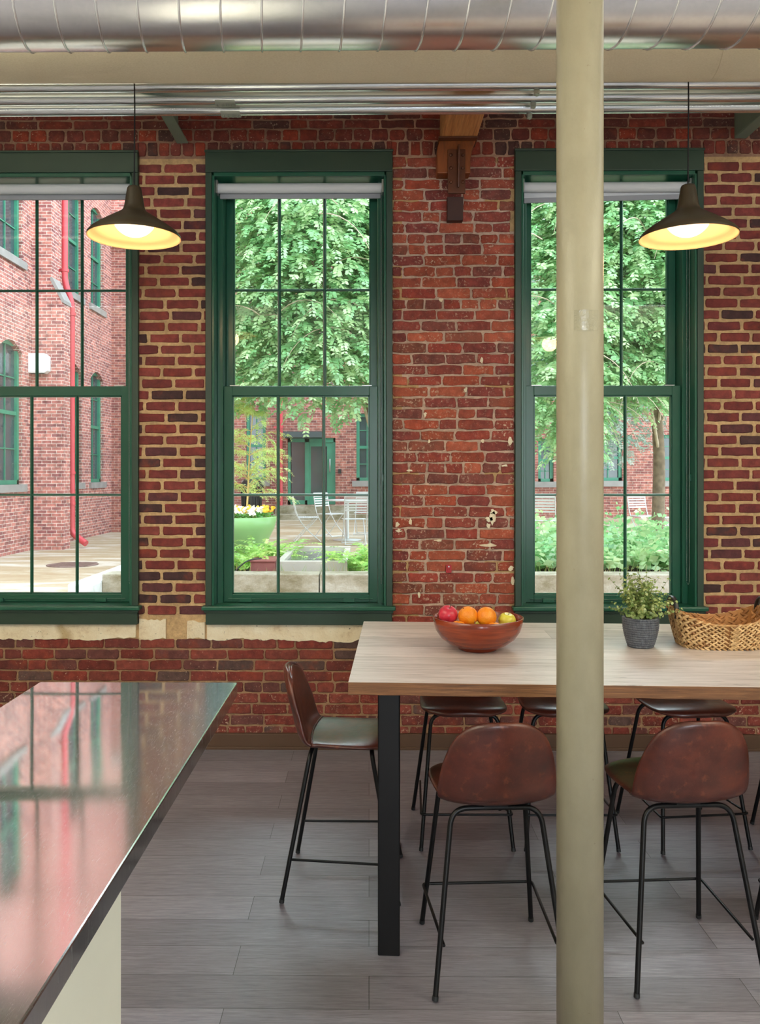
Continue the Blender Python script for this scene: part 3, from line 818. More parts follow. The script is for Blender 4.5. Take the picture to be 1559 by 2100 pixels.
# ================================================================== COUNTER
zc_ = .915; Yc = (H - zc_) * F / 427
xr = X_(487, Yc); xl = X_(82, Yc)
c = empty('island_counter', ((xl + xr) / 2, Yc - 1.6, 0), label='island counter with shiny scratched stainless steel top on an off-white cabinet', cat='counter')
lx = (xr - xl) / 2
m = MB(); m.box(-lx, lx, -1.75, 1.6, zc_ - .050, zc_); m.build('steel_top', M['stainless'], c, bevel=.004)
m = MB(); cxr = X_(247, 1.86) + .0; cxr = -.55
Ye = .545 * F / 510 * 1.0
Ye = -cxr * F / 510 ; m.box(-lx + .07, cxr - (xl + xr) / 2, -1.65, Ye - (Yc - 1.6), .08, zc_ - .051); m.build('cabinet_body', M['cabinet'], c, bevel=.002)
m = MB(); m.box(-lx + .12, cxr - (xl + xr) / 2 - .05, -1.6, Ye - (Yc - 1.6) - .05, 0, .08); m.build('toe_kick', M['black_steel'], c)

# ================================================================== TABLE
TZ = .979; TR = R(-2.2)
pn = Vector(((714 - CXP) , 0, 0))
def onz(px, py, z):
    d = ray(px, py); t = (z - H) / d[2]; return Vector((d[0] * t, d[1] * t, z))
A = onz(714, 1399, TZ); B = onz(733, 1274, TZ)
TD = (B - A).length; TL = 3.0; TH = .043
t = empty('long_table', (A.x, A.y, 0), TR, label='long counter-height table with weathered oak top and black steel legs', cat='table')
m = MB()
nseg = 60; rt = random.Random(3)
vs = []
yj = [rt.uniform(-.0015, .0015) for _ in range(nseg + 1)]
for i in range(nseg + 1):
    x = TL * i / nseg; vs += [(x, yj[i], TZ - TH + abs(rt.gauss(0, .0012))), (x, yj[i] * .5, TZ), (x, TD, TZ), (x, TD, TZ - TH)]
fs = []; mi = []
for i in range(nseg):
    b = i * 4; m.add([], [], 0)
m.v = vs
for i in range(nseg):
    b = i * 4
    for f_, k in (((b, b+4, b+5, b+1), 1), ((b+1, b+5, b+6, b+2), 0), ((b+2, b+6, b+7, b+3), 1), ((b+3, b+7, b+4, b), 1)):
        m.f.append(f_); m.m.append(k); m.c.append((1,1,1)); m.sm.append(False)
for f_ in ((0, 1, 2, 3), (nseg*4+3, nseg*4+2, nseg*4+1, nseg*4)):
    m.f.append(f_); m.m.append(1); m.c.append((1,1,1)); m.sm.append(False)
m.build('tabletop', [M['tabletop'], M['tableedge']], t, bevel=.002)
inv = Matrix.Rotation(-TR, 3, 'Z')
lf = inv @ (Vector((X_(798.5, 2.865), 2.865 + .038, 0)) - Vector((A.x, A.y, 0)))
lg = .038
y_f, y_b = lf.y, TD - .12
for lx_ in (lf.x, TL - lf.x):
    for yy in (y_f, y_b):
        m = MB(); m.box(lx_ - lg, lx_ + lg, yy - lg, yy + lg, 0, TZ - TH - .004); m.build('leg', M['black_steel'], t, bevel=.004)
    m = MB(); m.box(lx_ - lg, lx_ + lg, y_f + lg, y_b - lg, TZ - TH - .08, TZ - TH - .004); m.build('leg_frame', M['black_steel'], t, bevel=.003)

# ================================================================== STOOLS
def smoothpts(P, n):
    out = []
    m_ = len(P)
    for i in range(m_ - 1):
        p0, p1, p2, p3 = P[max(i-1, 0)], P[i], P[i+1], P[min(i+2, m_-1)]
        for k in range(n):
            s = k / n
            out.append(tuple(.5 * ((2*p1[j]) + (-p0[j]+p2[j])*s + (2*p0[j]-5*p1[j]+4*p2[j]-p3[j])*s*s + (-p0[j]+3*p1[j]-3*p2[j]+p3[j])*s**3) for j in range(len(p1))))
    out.append(tuple(P[-1])); return out
def corner_tube(P, rad, n=6):
    out = [Vector(P[0])]
    for i in range(1, len(P) - 1):
        a, b, c = Vector(P[i-1]), Vector(P[i]), Vector(P[i+1])
        d1 = (a - b).normalized(); d2 = (c - b).normalized()
        s = b + d1 * rad; e = b + d2 * rad
        for k in range(n + 1):
            t_ = k / n; out.append(s * (1-t_)**2 + b * 2*t_*(1-t_) + e * t_**2)
    out.append(Vector(P[-1])); return out

# profile: (y, z, halfwidth, side curl in y, side curl in z)
PROF = [(-.236, .876, .070, .020, -.010), (-.237, .872, .110, .030, -.022), (-.232, .852, .140, .034, -.024), (-.224, .81, .162, .036, -.018), (-.212, .760, .177, .038, -.010), (-.198, .71, .187, .040, -.004),
        (-.184, .654, .194, .040, -.002), (-.166, .616, .194, .036, .002), (-.136, .594, .191, .026, .012), (-.095, .588, .188, .010, .018), (-.04, .588, .192, 0, .016),
        (.03, .592, .196, 0, .010), (.09, .597, .196, 0, .004), (.135, .602, .190, -.004, 0), (.170, .603, .176, -.010, -.003), (.192, .600, .150, -.014, -.006), (.203, .594, .11, -.010, -.008), (.206, .590, .07, -.004, -.004)]
PP = smoothpts(PROF, 3)
SPLIT = 8 * 3
def shell(name, i0, i1, parent):
    NS = 20; th = .030
    rows = []
    def P(i, s):
        y, z, w_, cy, cz = PP[i]
        return Vector((w_ * s, y + cy * s * s, z + cz * s * s))
    L_ = len(PP)
    def nrm(i, s):
        a = P(min(i+1, L_-1), s) - P(max(i-1, 0), s); b = P(i, min(1, s + .05)) - P(i, max(-1, s - .05))
        v = b.cross(a); v.normalize(); return v
    top, bot = [], []
    for i in range(i0, i1 + 1):
        for k in range(NS + 1):
            s = math.sin(PI / 2 * (-1 + 2 * k / NS))
            e = min(i, L_ - 1 - i) / 3.0
            ed = max(0, 1 - abs(s) ** 5) ** .45 * min(1, math.sqrt(min(1, e / 1.2)) if e < 1.2 else 1)
            pd = .006 * (1 - s * s)
            n_ = nrm(i, s); p_ = P(i, s)
            top.append(p_ + n_ * (th / 2 * ed + pd * ed)); bot.append(p_ - n_ * th / 2 * ed)
    m = MB(); nr = i1 - i0 + 1; w_ = NS + 1
    vs = top + bot; o = len(top); fs = []
    for i in range(nr - 1):
        for k in range(NS):
            a = i * w_ + k; fs.append((a, a + w_, a + w_ + 1, a + 1)); fs.append((o + a, o + a + 1, o + a + w_ + 1, o + a + w_))
    for i in range(nr - 1):
        for k in (0, NS):
            a = i * w_ + k; fs.append((a, a + w_, o + a + w_, o + a))
    for i in (0, nr - 1):
        for k in range(NS):
            a = i * w_ + k; fs.append((a, a + 1, o + a + 1, o + a))
    m.add(vs, fs, 0, None, True)
    ob = m.build(name, M['leather'], parent, fix=False)
    import bmesh
    bm = bmesh.new(); bm.from_mesh(ob.data); bmesh.ops.remove_doubles(bm, verts=bm.verts, dist=.0004); bmesh.ops.recalc_face_normals(bm, faces=bm.faces); bm.to_mesh(ob.data); bm.free()
    seam = []
    return ob, P, nrm
def make_stool():
    r = empty('bar_stool')
    bk, P, nrm = shell('backrest', 0, SPLIT, r); st, _, _ = shell('seat', SPLIT, len(PP) - 1, r)
    pts = []
    for k in range(25):
        s = -0.985 + 1.97 * k / 24
        ed = max(0, 1 - abs(s) ** 5) ** .45
        pts.append(P(SPLIT, s) + nrm(SPLIT, s) * (.015 * ed + .006 * (1 - s*s) * ed + .0005))
    m = MB(); m.tube(pts, .0032, 6); m.build('piping', M['leather'], bk)
    tr = .0088; legs = {}
    # rear and front arches: crossbar under the seat, legs splaying to the floor
    for (yt, yf, xt, xf, zt) in ((-.122, -.226, .146, .214, .567), (.118, .226, .150, .203, .576)):
        for s in (-1, 1):
            pp = corner_tube([(0, yt + (.004 if yt < 0 else 0), zt - .001), (s * xt, yt, zt), (s * xf, yf, 0.006)], .055, 8)
            m = MB(); m.tube(pp, tr, 12); lgo = m.build('leg', M['black_steel'], r)
            q = MB(); v = (Vector(pp[-1]) - Vector(pp[-2])).normalized(); e = Vector(pp[-1]); q.tube([e - v * .012, e - v * .001 + Vector((0, 0, -.002))], tr + .0012, 12); q.build('foot_cap', M['blackplastic'], lgo)
    zf = .158
    f_ = lambda z, yt, yf, xt, xf, zt: (xt + (xf - xt) * (1 - z / zt), yt + (yf - yt) * (1 - z / zt))
    xb, yb = f_(zf, -.122, -.226, .146, .214, .567); xf_, yf_ = f_(zf, .118, .226, .150, .203, .578)
    q = .0135
    ring = corner_tube([(-xb + q, yb + .004, zf), (-xf_ - q, yf_ + q, zf), (xf_ + q, yf_ + q, zf), (xb - q, yb + .004, zf)], .016, 5)
    m = MB(); m.tube(ring, .0052, 10); m.build('footrest', M['black_steel'], r)
    for y0 in (-.119, .118):
        m = MB(); m.box(-.04, .04, y0 - .010, y0 + .010, .570, .580); m.build('mounting_plate', M['black_steel'], r)
    return r
s0 = make_stool()
SP = [(-.100, 3.41, -93.5, 'brown leather stool at the left end of the table, seen from the side'),
      (.410, 2.855, 3, 'brown leather stool with its back to the viewer, left of the round column'),
      (1.045, 2.88, 4, 'brown leather stool with its back to the viewer, right of the round column'),
      (1.645, 2.89, 0, 'near-side stool at the right edge, only thin black legs and footrest showing'),
      (.432, 3.885, 180, 'far-side stool left of the column, seat and legs showing under the table'),
      (.893, 3.885, 180, 'far-side stool mostly hidden behind the round column'),
      (1.455, 3.885, 177 + 10, 'far-side stool right of the column, turned a little, seat under the table'),
      (2.03, 3.735, 180, 'far-side stool at the right edge of the photo, only one thin leg showing')]
for i, (x, y, a, lb) in enumerate(SP):
    o = s0 if i == 0 else copy_tree(s0)
    o.location = (x, y, 0); o.rotation_euler = (0, 0, R(a)); tag(o, lb, 'stool', 'brown leather counter stools round the table')

# ================================================================== FRUIT BOWL
bp = onz(980, 1331, TZ); BR, BH = .176, .126
b = empty('fruit_bowl', (bp.x, bp.y, TZ + .0005), label='reddish-brown wooden bowl of fruit on the table', cat='bowl')
pr = [(.001, .0), (.074, 0), (.078, .006), (.079, .010), (.112, .022), (.144, .046), (.163, .074), (.172, .102), (.176, .126), (.1725, .1275), (.168, .125), (.164, .102), (.154, .076), (.134, .048), (.10, .028), (.04, .020), (.001, .019)]
m = MB(); m.lathe(pr, n=72); m.build('bowl_body', M['bowl'], b, fix=False)
def fruit_mat(name, kind):
    n = N(name); v = n.coord(); a = n.noise(v, 12, 4, .6)
    if kind == 'orange':
        vo = n.new('ShaderNodeTexVoronoi'); n.L(v, vo.inputs['Vector']); vo.inputs['Scale'].default_value = 260
        c = n.ramp(a, [(.3, S(236, 130, 20)), (.7, S(248, 160, 40))]); n.bsdf(c, .4, 0, .5, n.bump(vo.outputs['Distance'], .35, .002))
    elif kind == 'red':
        st = n.noise(n.coord(scale=(60, 60, 6)), 1.2, 3); c = n.ramp(n.math('ADD', n.math('MULTIPLY', a, .7), n.math('MULTIPLY', st, .3)), [(.35, S(168, 20, 46)), (.55, S(212, 60, 80)), (.68, S(230, 150, 110))]); n.bsdf(c, .28, 0, .5)
    else:
        c = n.ramp(a, [(.3, S(196, 196, 60)), (.6, S(222, 206, 84)), (.75, S(170, 186, 60))]); n.bsdf(c, .3, 0, .5)
    return n.m
FM = {k: fruit_mat(k + '_skin', k) for k in ('orange', 'red', 'yellow')}
def fruit(kind, loc, r, lb, name, tilt=(0, 0), grp='fruit in the wooden bowl'):
    e = empty(name, loc, label=lb, cat='fruit', group=grp); e.rotation_euler = (tilt[0], tilt[1], rt.uniform(0, 3))
    m = MB()
    if kind == 'orange': m.ball((0, 0, 0), r, 28, 20, fn=lambda d: 1 - .05 * max(0, abs(d.z) - .85) * 6)
    else: m.ball((0, 0, 0), r, 28, 20, fn=lambda d: 1.0 - .22 * math.exp(-((1 - abs(d.z)) * 9)) - .05 * max(0, -d.z))
    m.build('skin', FM[kind], e)
    m = MB()
    if kind == 'orange': m.ball((0, 0, r * .95), .004, 8, 6, sq=(1, 1, .5)); m.build('stem_button', M['corbel'], e)
    else: m.tube([(0, 0, r * .72), (.001, 0, r * .95), (.004, 0, r * 1.2)], .0014, 6); m.build('stem', M['bark'], e)
def fp(px, py, dy): return at(px, py, bp.y + dy)
fruit('red', fp(919, 1261, -.01), .0385, 'pink-red apple at the left of the fruit bowl', 'red_apple', (R(20), R(-15)))
fruit('orange', fp(960, 1263.5, -.03), .038, 'orange next to the red apple in the bowl', 'orange', (R(-30), R(10)))
fruit('orange', fp(998, 1265, -.035), .0385, 'orange with its dark stem button showing, next to the green-yellow apple', 'orange', (R(45), R(-4)))
fruit('yellow', fp(1040, 1273, -.02), .034, 'green-yellow apple at the right of the fruit bowl', 'green_apple', (R(15), R(10)))
fruit('orange', fp(940, 1291, -.075), .034, 'orange low in the bowl, barely showing between red apple and first orange', 'orange')
fruit('yellow', fp(975, 1297, -.085), .036, 'yellow apple low in the bowl, barely showing under the two oranges', 'yellow_apple')
fruit('orange', fp(1014, 1294, -.075), .034, 'orange low in the bowl, barely showing left of the green-yellow apple', 'orange')
fruit('yellow', fp(985, 1290, .06), .036, 'yellow apple hidden low at the back of the bowl', 'yellow_apple')

# ================================================================== POTTED PLANT
pp_ = onz(1314, 1326, TZ)
pt = empty('potted_plant', (pp_.x, pp_.y, TZ + .0005), label='small leafy green plant in a ribbed dark grey pot on the table', cat='plant')
pr = [(.001, 0), (.046, 0)]
NR = 13; hh = .118
def pw(t): return .047 + .021 * math.sin(min(1, t * 1.15) * PI / 2) 
for i in range(NR):
    a, b_ = i / NR, (i + 1) / NR
    for u in (.06, .3, .7, .94):
        t_ = a + (b_ - a) * u; pr.append((pw(t_) + (.0 if u in (.06, .94) else .0028), t_ * hh))
pr += [(.0675, hh), (.062, hh), (.060, hh - .012), (.001, hh - .012)]
pm = N('charcoal_pot'); v = pm.coord(); wv = pm.noise(pm.coord(scale=(30, 30, 8)), 5, 4, .6)
pm.bsdf(pm.ramp(wv, [(.3, S(62, 64, 70)), (.6, S(98, 102, 110)), (.8, S(124, 128, 136))]), .55, 0, .4, pm.bump(wv, .8, .006))
m = MB(); m.lathe(pr, n=56); m.build('pot', pm.m, pt, fix=False)
m = MB(); m.lathe([(.001, hh - .008), (.060, hh - .010)], n=24); m.build('soil', M['soil'], pt, fix=False)
rl = random.Random(21)
stem = MB(); lv = MB()
def roundleaf(mb, p, n_, size, col):
    n_ = n_.normalized(); a = n_.orthogonal().normalized(); b = n_.cross(a)
    vs = [p]; k = 6
    for i in range(k):
        an = 2 * PI * i / k; vs.append(p + (a * math.cos(an) + b * math.sin(an)) * size + n_ * size * .25)
    mb.add(vs, [(0, i + 1, (i + 1) % k + 1) for i in range(k)], 0, col, True)
for i in range(84):
    az = rl.uniform(0, 2*PI); sp_ = abs(rl.gauss(0, .5)); sp_ = min(sp_, 1.15)
    Ls = rl.uniform(.12, .205) * (1.05 - .30 * sp_ / 1.2)
    base = Vector((math.cos(az) * .03 * rl.random(), math.sin(az) * .03 * rl.random(), hh - .012)); d = Vector((math.cos(az) * math.sin(sp_), math.sin(az) * math.sin(sp_), math.cos(sp_)))
    pts = []; p = base.copy(); steps = 9
    if i == 0: d = Vector((.75, -.1, .62)).normalized(); Ls = .16
    for k in range(steps + 1):
        pts.append(p.copy()); d = (d + Vector((rl.uniform(-.12, .12), rl.uniform(-.12, .12), -.03))).normalized(); p = p + d * Ls / steps
    stem.tube(pts, [.0016 - .001 * k / steps for k in range(steps + 1)], 5)
    for k in range(2, steps + 1):
        for rep in range(3):
            an = rl.uniform(0, 2*PI); side = d.orthogonal().normalized(); side = Matrix.Rotation(an, 3, d) @ side
            sz = rl.uniform(.0055, .0095) * (1.1 - .5 * k / steps)
            q = pts[k] + side * sz * 1.1
            g = rl.random(); c = S(128 + 80 * g, 160 + 55 * g, 84 + 60 * g)
            roundleaf(lv, q, side * .6 + d * .8 + Vector((rl.uniform(-.5, .5), rl.uniform(-.5, .5), rl.uniform(-.2, .5))), sz, c)
stem.build('stems', plain('green_stem', S(110, 120, 60), .6), pt, fix=False)
lv.build('leaves', M['leaf'], pt, fix=False, colattr=True)

# ================================================================== BASKET
bl = onz(1400, 1334, TZ); 
bk = empty('wicker_basket', (X_(1472, 3.33), 3.335, TZ + .0005), R(-3), label='woven water hyacinth basket with black leather handles on the table', cat='basket')
BX, BY = .178, .128
def rim(a):  # superellipse; ends rise
    ca, sa = math.cos(a), math.sin(a); e = 2 / 3.6
    x = math.copysign(abs(ca) ** e, ca); y = math.copysign(abs(sa) ** e, sa)
    return x, y
def wallp(a, t):
    x, y = rim(a); f = .80 + .20 * t ** .8
    hgt = .098 + .052 * abs(x) ** 2.6
    return Vector((x * BX * f, y * BY * f, t * hgt))
wk = MB(); rr = random.Random(8); rows = 6; NU = 42
m = MB()
# inner wall
vs = []; na = 72; nt = 8
for j in range(nt + 1):
    for i in range(na): p = wallp(2*PI*i/na, j/nt); vs.append(Vector((p.x * .965, p.y * .955, p.z + .002)))
fs = [(j*na+i, j*na+(i+1)%na, (j+1)*na+(i+1)%na, (j+1)*na+i) for j in range(nt) for i in range(na)]
m.add(vs, fs, 0, S(170, 118, 66), True); m.add([Vector((v.x, v.y, .004)) for v in vs[:na]], [tuple(range(na))], 0, S(150, 104, 60))
m.build('lining', M['wicker'], bk, colattr=True, fix=False)
def lozenge(mb, p, u, v_, n_, L_, Wd, T, col):
    u.normalize(); n_.normalize(); v2 = n_.cross(u); vs = []
    secs = [(-1, .25), (-.6, .8), (0, 1), (.6, .8), (1, .25)]
    for (s, k) in secs:
        for q in range(6):
            an = 2*PI*q/6; vs.append(p + u * s * L_ + v2 * math.cos(an) * Wd * k + n_ * math.sin(an) * T * k)
    fs = [(i*6+q, i*6+(q+1)%6, (i+1)*6+(q+1)%6, (i+1)*6+q) for i in range(4) for q in range(6)]
    mb.add(vs, fs, 0, col, True)
def per(n_):
    L_ = [0]; A_ = [2*PI*i/720 for i in range(721)]
    for i in range(720): L_.append(L_[-1] + (wallp(A_[i+1], 1) - wallp(A_[i], 1)).length)
    out = []; j = 0
    for k in range(n_):
        tgt = L_[-1] * k / n_
        while L_[j] < tgt: j += 1
        out.append(A_[j])
    return out
for j in range(rows):
    AA = per(NU)
    for k, a in enumerate(AA):
        for hlf in (0, 1):
            t_ = (j + .27 + .5 * hlf) / rows
            a2 = a + .03 * hlf
            p = wallp(a2, t_); pu = wallp(a2 + .02, t_) - p; pv = wallp(a2, t_ + .03) - p
            n_ = pu.cross(pv); n_.normalize(); pu.normalize(); pv.normalize()
            sgn = 1 if hlf else -1
            u = pu * .86 + pv * sgn * .62
            g = rr.random(); col = S(176 + 44 * g, 138 + 46 * g, 90 + 44 * g)
            if rr.random() < .07: col = S(146, 104, 64)
            h_ = (.098 + .052 * abs(rim(a)[0]) ** 2.6) / rows
            lozenge(wk, p + n_ * .003, u, pv, n_, 0.0175, h_ * .25, .0050, col)
            if k % 2 == 0 and t_ > .3: lozenge(wk, Vector((p.x * .955, p.y * .945, p.z)), pu * .9 + pv * sgn * .5, pv, n_, .020, h_ * .34, .0032, S(150 + 50 * g, 100 + 44 * g, 54 + 36 * g))
wk.build('woven_body', M['wicker'], bk, colattr=True, fix=False)
m = MB(); pts = [wallp(2*PI*i/96, 1.0) for i in range(96)]; m.tube(pts, .0042, 8, closed=True, col=S(176, 132, 82)); m.build('rim', M['wicker'], bk, colattr=True, fix=False)
M['strap'] = plain('black_leather', S(30, 28, 28), .42)
for s in (-1, 1):
    pts = []
    for k in range(15):
        a = PI * k / 14; pts.append(Vector((s * (BX - .006 + .004 * math.sin(a)), -math.cos(a) * .050, .130 + .060 * math.sin(a) ** .8)))
    pts = [Vector((pts[0].x, pts[0].y, .112))] + pts + [Vector((pts[-1].x, pts[-1].y, .112))]
    vs = []; 
    for i, p_ in enumerate(pts):
        t_ = (pts[min(i+1, 16)] - pts[max(i-1, 0)]).normalized(); n_ = t_.cross(Vector((1, 0, 0))).normalized()
        for (du, dn) in ((-.009, -.003), (-.006, -.0055), (.006, -.0055), (.009, -.003), (.009, .003), (.006, .0055), (-.006, .0055), (-.009, .003)): vs.append(p_ + Vector((du, 0, 0)) + n_ * dn)
    fs = [(i*8+q, i*8+(q+1)%8, (i+1)*8+(q+1)%8, (i+1)*8+q) for i in range(16) for q in range(8)]
    m = MB(); m.add(vs, fs + [tuple(range(8)), tuple(range(128, 136))], 0, None, True); m.build('handle', M['strap'], bk)

# small red pull station tag on the pier
p = at(920, 1166, W)
e = empty('red_wall_box', (p.x, W - .001, p.z), label='tiny red plastic clip on the brick pier between the windows', cat='wall clip')
m = MB(); m.box(-.017, .017, -.016, -.003, -.024, .024); m.box(-.006, .006, -.022, -.014, -.016, .012); m.build('clip_body', M['red'], e, bevel=.003)
m = MB(); m.tube([(0, -.016, .014), (0, -.024, .014)], .004, 8); m.build('screw', M['chain'], e)

# ================================================================== COURTYARD
YF = 23.8; XW = -7.4; TZ0 = .42
g = MB(); g.box(-30, 40, W + .43, 60, -.2, -.001); struct(g.build('ground', M['pave']), 'pale wet concrete yard')
# far building (facade faces the viewer) and the wing on the left
def sashwin(parent, o, u, w_, z0, z1, axis, arch=False, mul=True):
    # o = (x,y) of the window centre on the wall plane, u = 'x' (wall faces -y) or 'y' (wall faces +x)
    m = MB(); gl = MB(); fr = .09; n_ = 0
    def bx(mb, a0, a1, d0, d1, zz0, zz1):
        if u == 'x': mb.box(o[0] + a0, o[0] + a1, o[1] + d0, o[1] + d1, zz0, zz1)
        else: mb.box(o[0] - d1, o[0] - d0, o[1] + a0, o[1] + a1, zz0, zz1)
    h = w_ / 2; zm = (z0 + z1) / 2
    bx(m, -h, -h + fr, .08, .20, z0, z1); bx(m, h - fr, h, .08, .20, z0, z1); bx(m, -h, h, .08, .20, z1 - fr, z1); bx(m, -h, h, .08, .20, z0, z0 + fr)
    bx(m, -h, h, .10, .18, zm - .04, zm + .04)
    bx(m, -.015, .015, .12, .16, z0, z1)
    for k in (.25, .75): bx(m, -h, h, .12, .16, z0 + (z1 - z0) * k - .012, z0 + (z1 - z0) * k + .012)
    fo = m.build('window', M['xgreen'], parent)
    bx(gl, -h + .02, h - .02, .145, .15, z0 + .02, z1 - .02); gl.build('pane', M['xglass'], fo)
    s = MB(); bx(s, -h - .12, h + .12, -.06, .2, z0 - .16, z0); s.build('stone_sill', M['xstone'], fo)
def wallwithholes(mb, a0, a1, z0, z1, holes, fn, depth=.25, arch=.0):
    # fn(a, d, z) -> point ; holes list of (b0,b1,c0,c1,rise)
    As = sorted(set([a0, a1] + [h[0] for h in holes] + [h[1] for h in holes])); Zs = sorted(set([z0, z1] + [h[2] for h in holes] + [h[3] for h in holes]))
    for i in range(len(As) - 1):
        for j in range(len(Zs) - 1):
            am, zm = (As[i] + As[i+1]) / 2, (Zs[j] + Zs[j+1]) / 2
            if any(h[0] < am < h[1] and h[2] < zm < h[3] for h in holes): continue
            mb.add([fn(As[i], 0, Zs[j]), fn(As[i+1], 0, Zs[j]), fn(As[i+1], 0, Zs[j+1]), fn(As[i], 0, Zs[j+1])], [(0, 1, 2, 3)])
    for h in holes:
        b0, b1, c0, c1 = h[:4]
        for (p, q) in (((b0, c0), (b0, c1)), ((b1, c0), (b1, c1)), ((b0, c0), (b1, c0)), ((b0, c1), (b1, c1))):
            mb.add([fn(p[0], 0, p[1]), fn(q[0], 0, q[1]), fn(q[0], depth, q[1]), fn(p[0], depth, p[1])], [(0, 1, 2, 3)])
        rise = h[4] if len(h) > 4 else 0
        if rise:   # segmental arch: spandrels fill the corners of the hole
            n = 10; wd = b1 - b0
            for sgn in (0, 1):
                pts = []
                for k in range(n // 2 + 1):
                    s = k / n; x = b0 + wd * s if sgn == 0 else b1 - wd * s
                    z = c1 - rise + rise * math.sin(PI * s)
                    pts.append((x, z))
                corner = (b0, c1) if sgn == 0 else (b1, c1)
                for k in range(len(pts) - 1):
                    mb.add([fn(corner[0], 0, corner[1]), fn(pts[k][0], 0, pts[k][1]), fn(pts[k+1][0], 0, pts[k+1][1])], [(0, 1, 2)])
                    mb.add([fn(pts[k][0], 0, pts[k][1]), fn(pts[k+1][0], 0, pts[k+1][1]), fn(pts[k+1][0], depth, pts[k+1][1]), fn(pts[k][0], depth, pts[k][1])], [(0, 1, 2, 3)])
# left wing: wall plane x = XW facing +x
wing = empty('brick_wing', (XW, 14, 0), label='red brick wing of the building across the yard, seen through the left window', cat='building')
loc = lambda o_: (o_[0] - XW, o_[1] - 14)
ys = [(10.3, 1.1), (13.4, 1.1), (17.1, 1.15), (20.75, 1.15), (22.55, 1.05)]
holes = []
for (y, w_) in ys: holes += [(y - w_/2 - 14, y + w_/2 - 14, 6.2, 8.9, .22), (y - w_/2 - 14, y + w_/2 - 14, 1.45, 4.45, .22)]
m = MB(); wallwithholes(m, 7 - 14, YF - 14, 0, 15, holes, lambda a, d, z: (-d, a, z)); m.box(-1.2, -.26, 7 - 14, YF - 14 - .01, 0, 15); m.build('brick_wall', M['xbrick'], wing)
for (y, w_) in ys:
    for (z0, z1) in ((6.2, 8.9), (1.45, 4.45)): sashwin(wing, (0, y - 14), 'y', w_, z0, z1, 'y')
m = MB(); m.box(0, .68, 18.2 - 14, 18.62 - 14, 0, 5.45)
m.prism([(0, 5.45), (.68, 5.45), (.42, 5.95), (0, 5.95)], 18.2 - 14, 18.62 - 14); m.box(0, .42, 18.2 - 14, 18.62 - 14, 5.95, 15)
m.build('brick_buttress', M['xbrick'], wing)
m = MB(); m.prism([(.70, 5.42), (.70, 5.50), (.44, 6.0), (.40, 6.0), (.40, 5.93), (.66, 5.44)], 18.18 - 14, 18.64 - 14); m.build('buttress_cap', M['xstone'], wing)
# far facade
fac = empty('far_brick_building', (0, YF, 0), label='red brick building with green door at the back of the courtyard', cat='building')
fx = lambda px: X_(px, YF)
fz = lambda py: Z_(py, YF)
wl_ = [(fx(505), fx(545), fz(985), fz(842)), (fx(731), fx(775), fz(986), fz(848)), (fx(1104), fx(1136), fz(988), fz(900)), (fx(1222), fx(1277), fz(986), fz(892)), (fx(1358), fx(1404), fz(986), fz(892)), (fx(350), fx(390), fz(985), fz(860)), (fx(900), fx(945), fz(985), fz(848))]
holes = [(a, b, c, d, 0) for a, b, c, d in wl_] + [(fx(590), fx(688), fz(1035), fz(898), 0)]
up = [(a, b, 4.6, 6.6, .2) for a, b, c, d in wl_]
m = MB(); wallwithholes(m, XW, 16, 0, 8.2, holes + up, lambda a, d, z: (a, d, z)); m.box(XW, 16, .26, 3, 0, 8.2); m.build('brick_wall', M['xbrick2'], fac)
for (a, b, c, d) in wl_: sashwin(fac, ((a + b) / 2, 0), 'x', b - a, c, d, 'x')
for (a, b, c, d, e_) in up: sashwin(fac, ((a + b) / 2, 0), 'x', b - a, c, d, 'x')
m = MB(); m.box(XW, -3.2, 0, .3, 8.46, 15); m.build('upper_storey', M['xbrick'], fac)
m = MB(); m.box(XW + .01, 16.2, -.15, .3, 8.2, 8.45); m.build('cornice', M['xstone'], fac)
m = MB(); a, b, c, d = fx(590), fx(688), fz(1035), fz(898); fm = fx(630)
for (p, q) in ((a, a + .08), (fm - .07, fm + .06), (b - .06, b)): m.box(p, q, .05, .2, c, d)
m.box(a, b, .05, .2, d - .12, d); m.box(a, fm, .05, .2, c, c + .12)
dr = m.build('door_frame', M['xgreen'], fac)
m = MB(); m.box(fm + .06, fm + .10, .08, .16, c, d - .12); m.box(b - .24, b - .06, .08, .16, c, d - .12); m.box(fm + .1, b - .24, .08, .16, c, c + .30); m.box(fm + .1, b - .24, .08, .16, d - .24, d - .12)
dd = m.build('door', M['xgreen'], fac)
m = MB(); m.box(fm + .09, b - .23, .11, .13, c + .28, d - .22); m.build('pane', M['xglass'], dd)
m = MB(); m.tube([(b - .16, .08, c + .95), (b - .16, .0, c + .95), (b - .16, .0, c + 1.3), (b - .16, .08, c + 1.3)], .02, 6); m.build('door_handle', M['chain'], dd)
m = MB(); m.box(a + .1, fm - .08, .11, .13, c + .12, d - .12); m.build('side_light', M['xglass'], fac)
m = MB(); m.box(a - .04, fx(664), -.9, .0, d - .02, d + .14); m.build('canopy', plain('dark_canopy', S(70, 82, 86), .5), fac)
m = MB(); m.box(a - .3, b + .6, -.55, 0, TZ0 - .02, fz(1036)); m.build('door_step', M['conc'], fac)
m = MB(); m.box(a - .3, b + .9, -1.1, -.55, TZ0 - .02, TZ0 + .14); m.build('door_step', M['conc'], fac)
m = MB(); m.box(fx(694), fx(700), -.1, 0, fz(971), fz(962)); m.build('intercom', M['blackplastic'], fac)

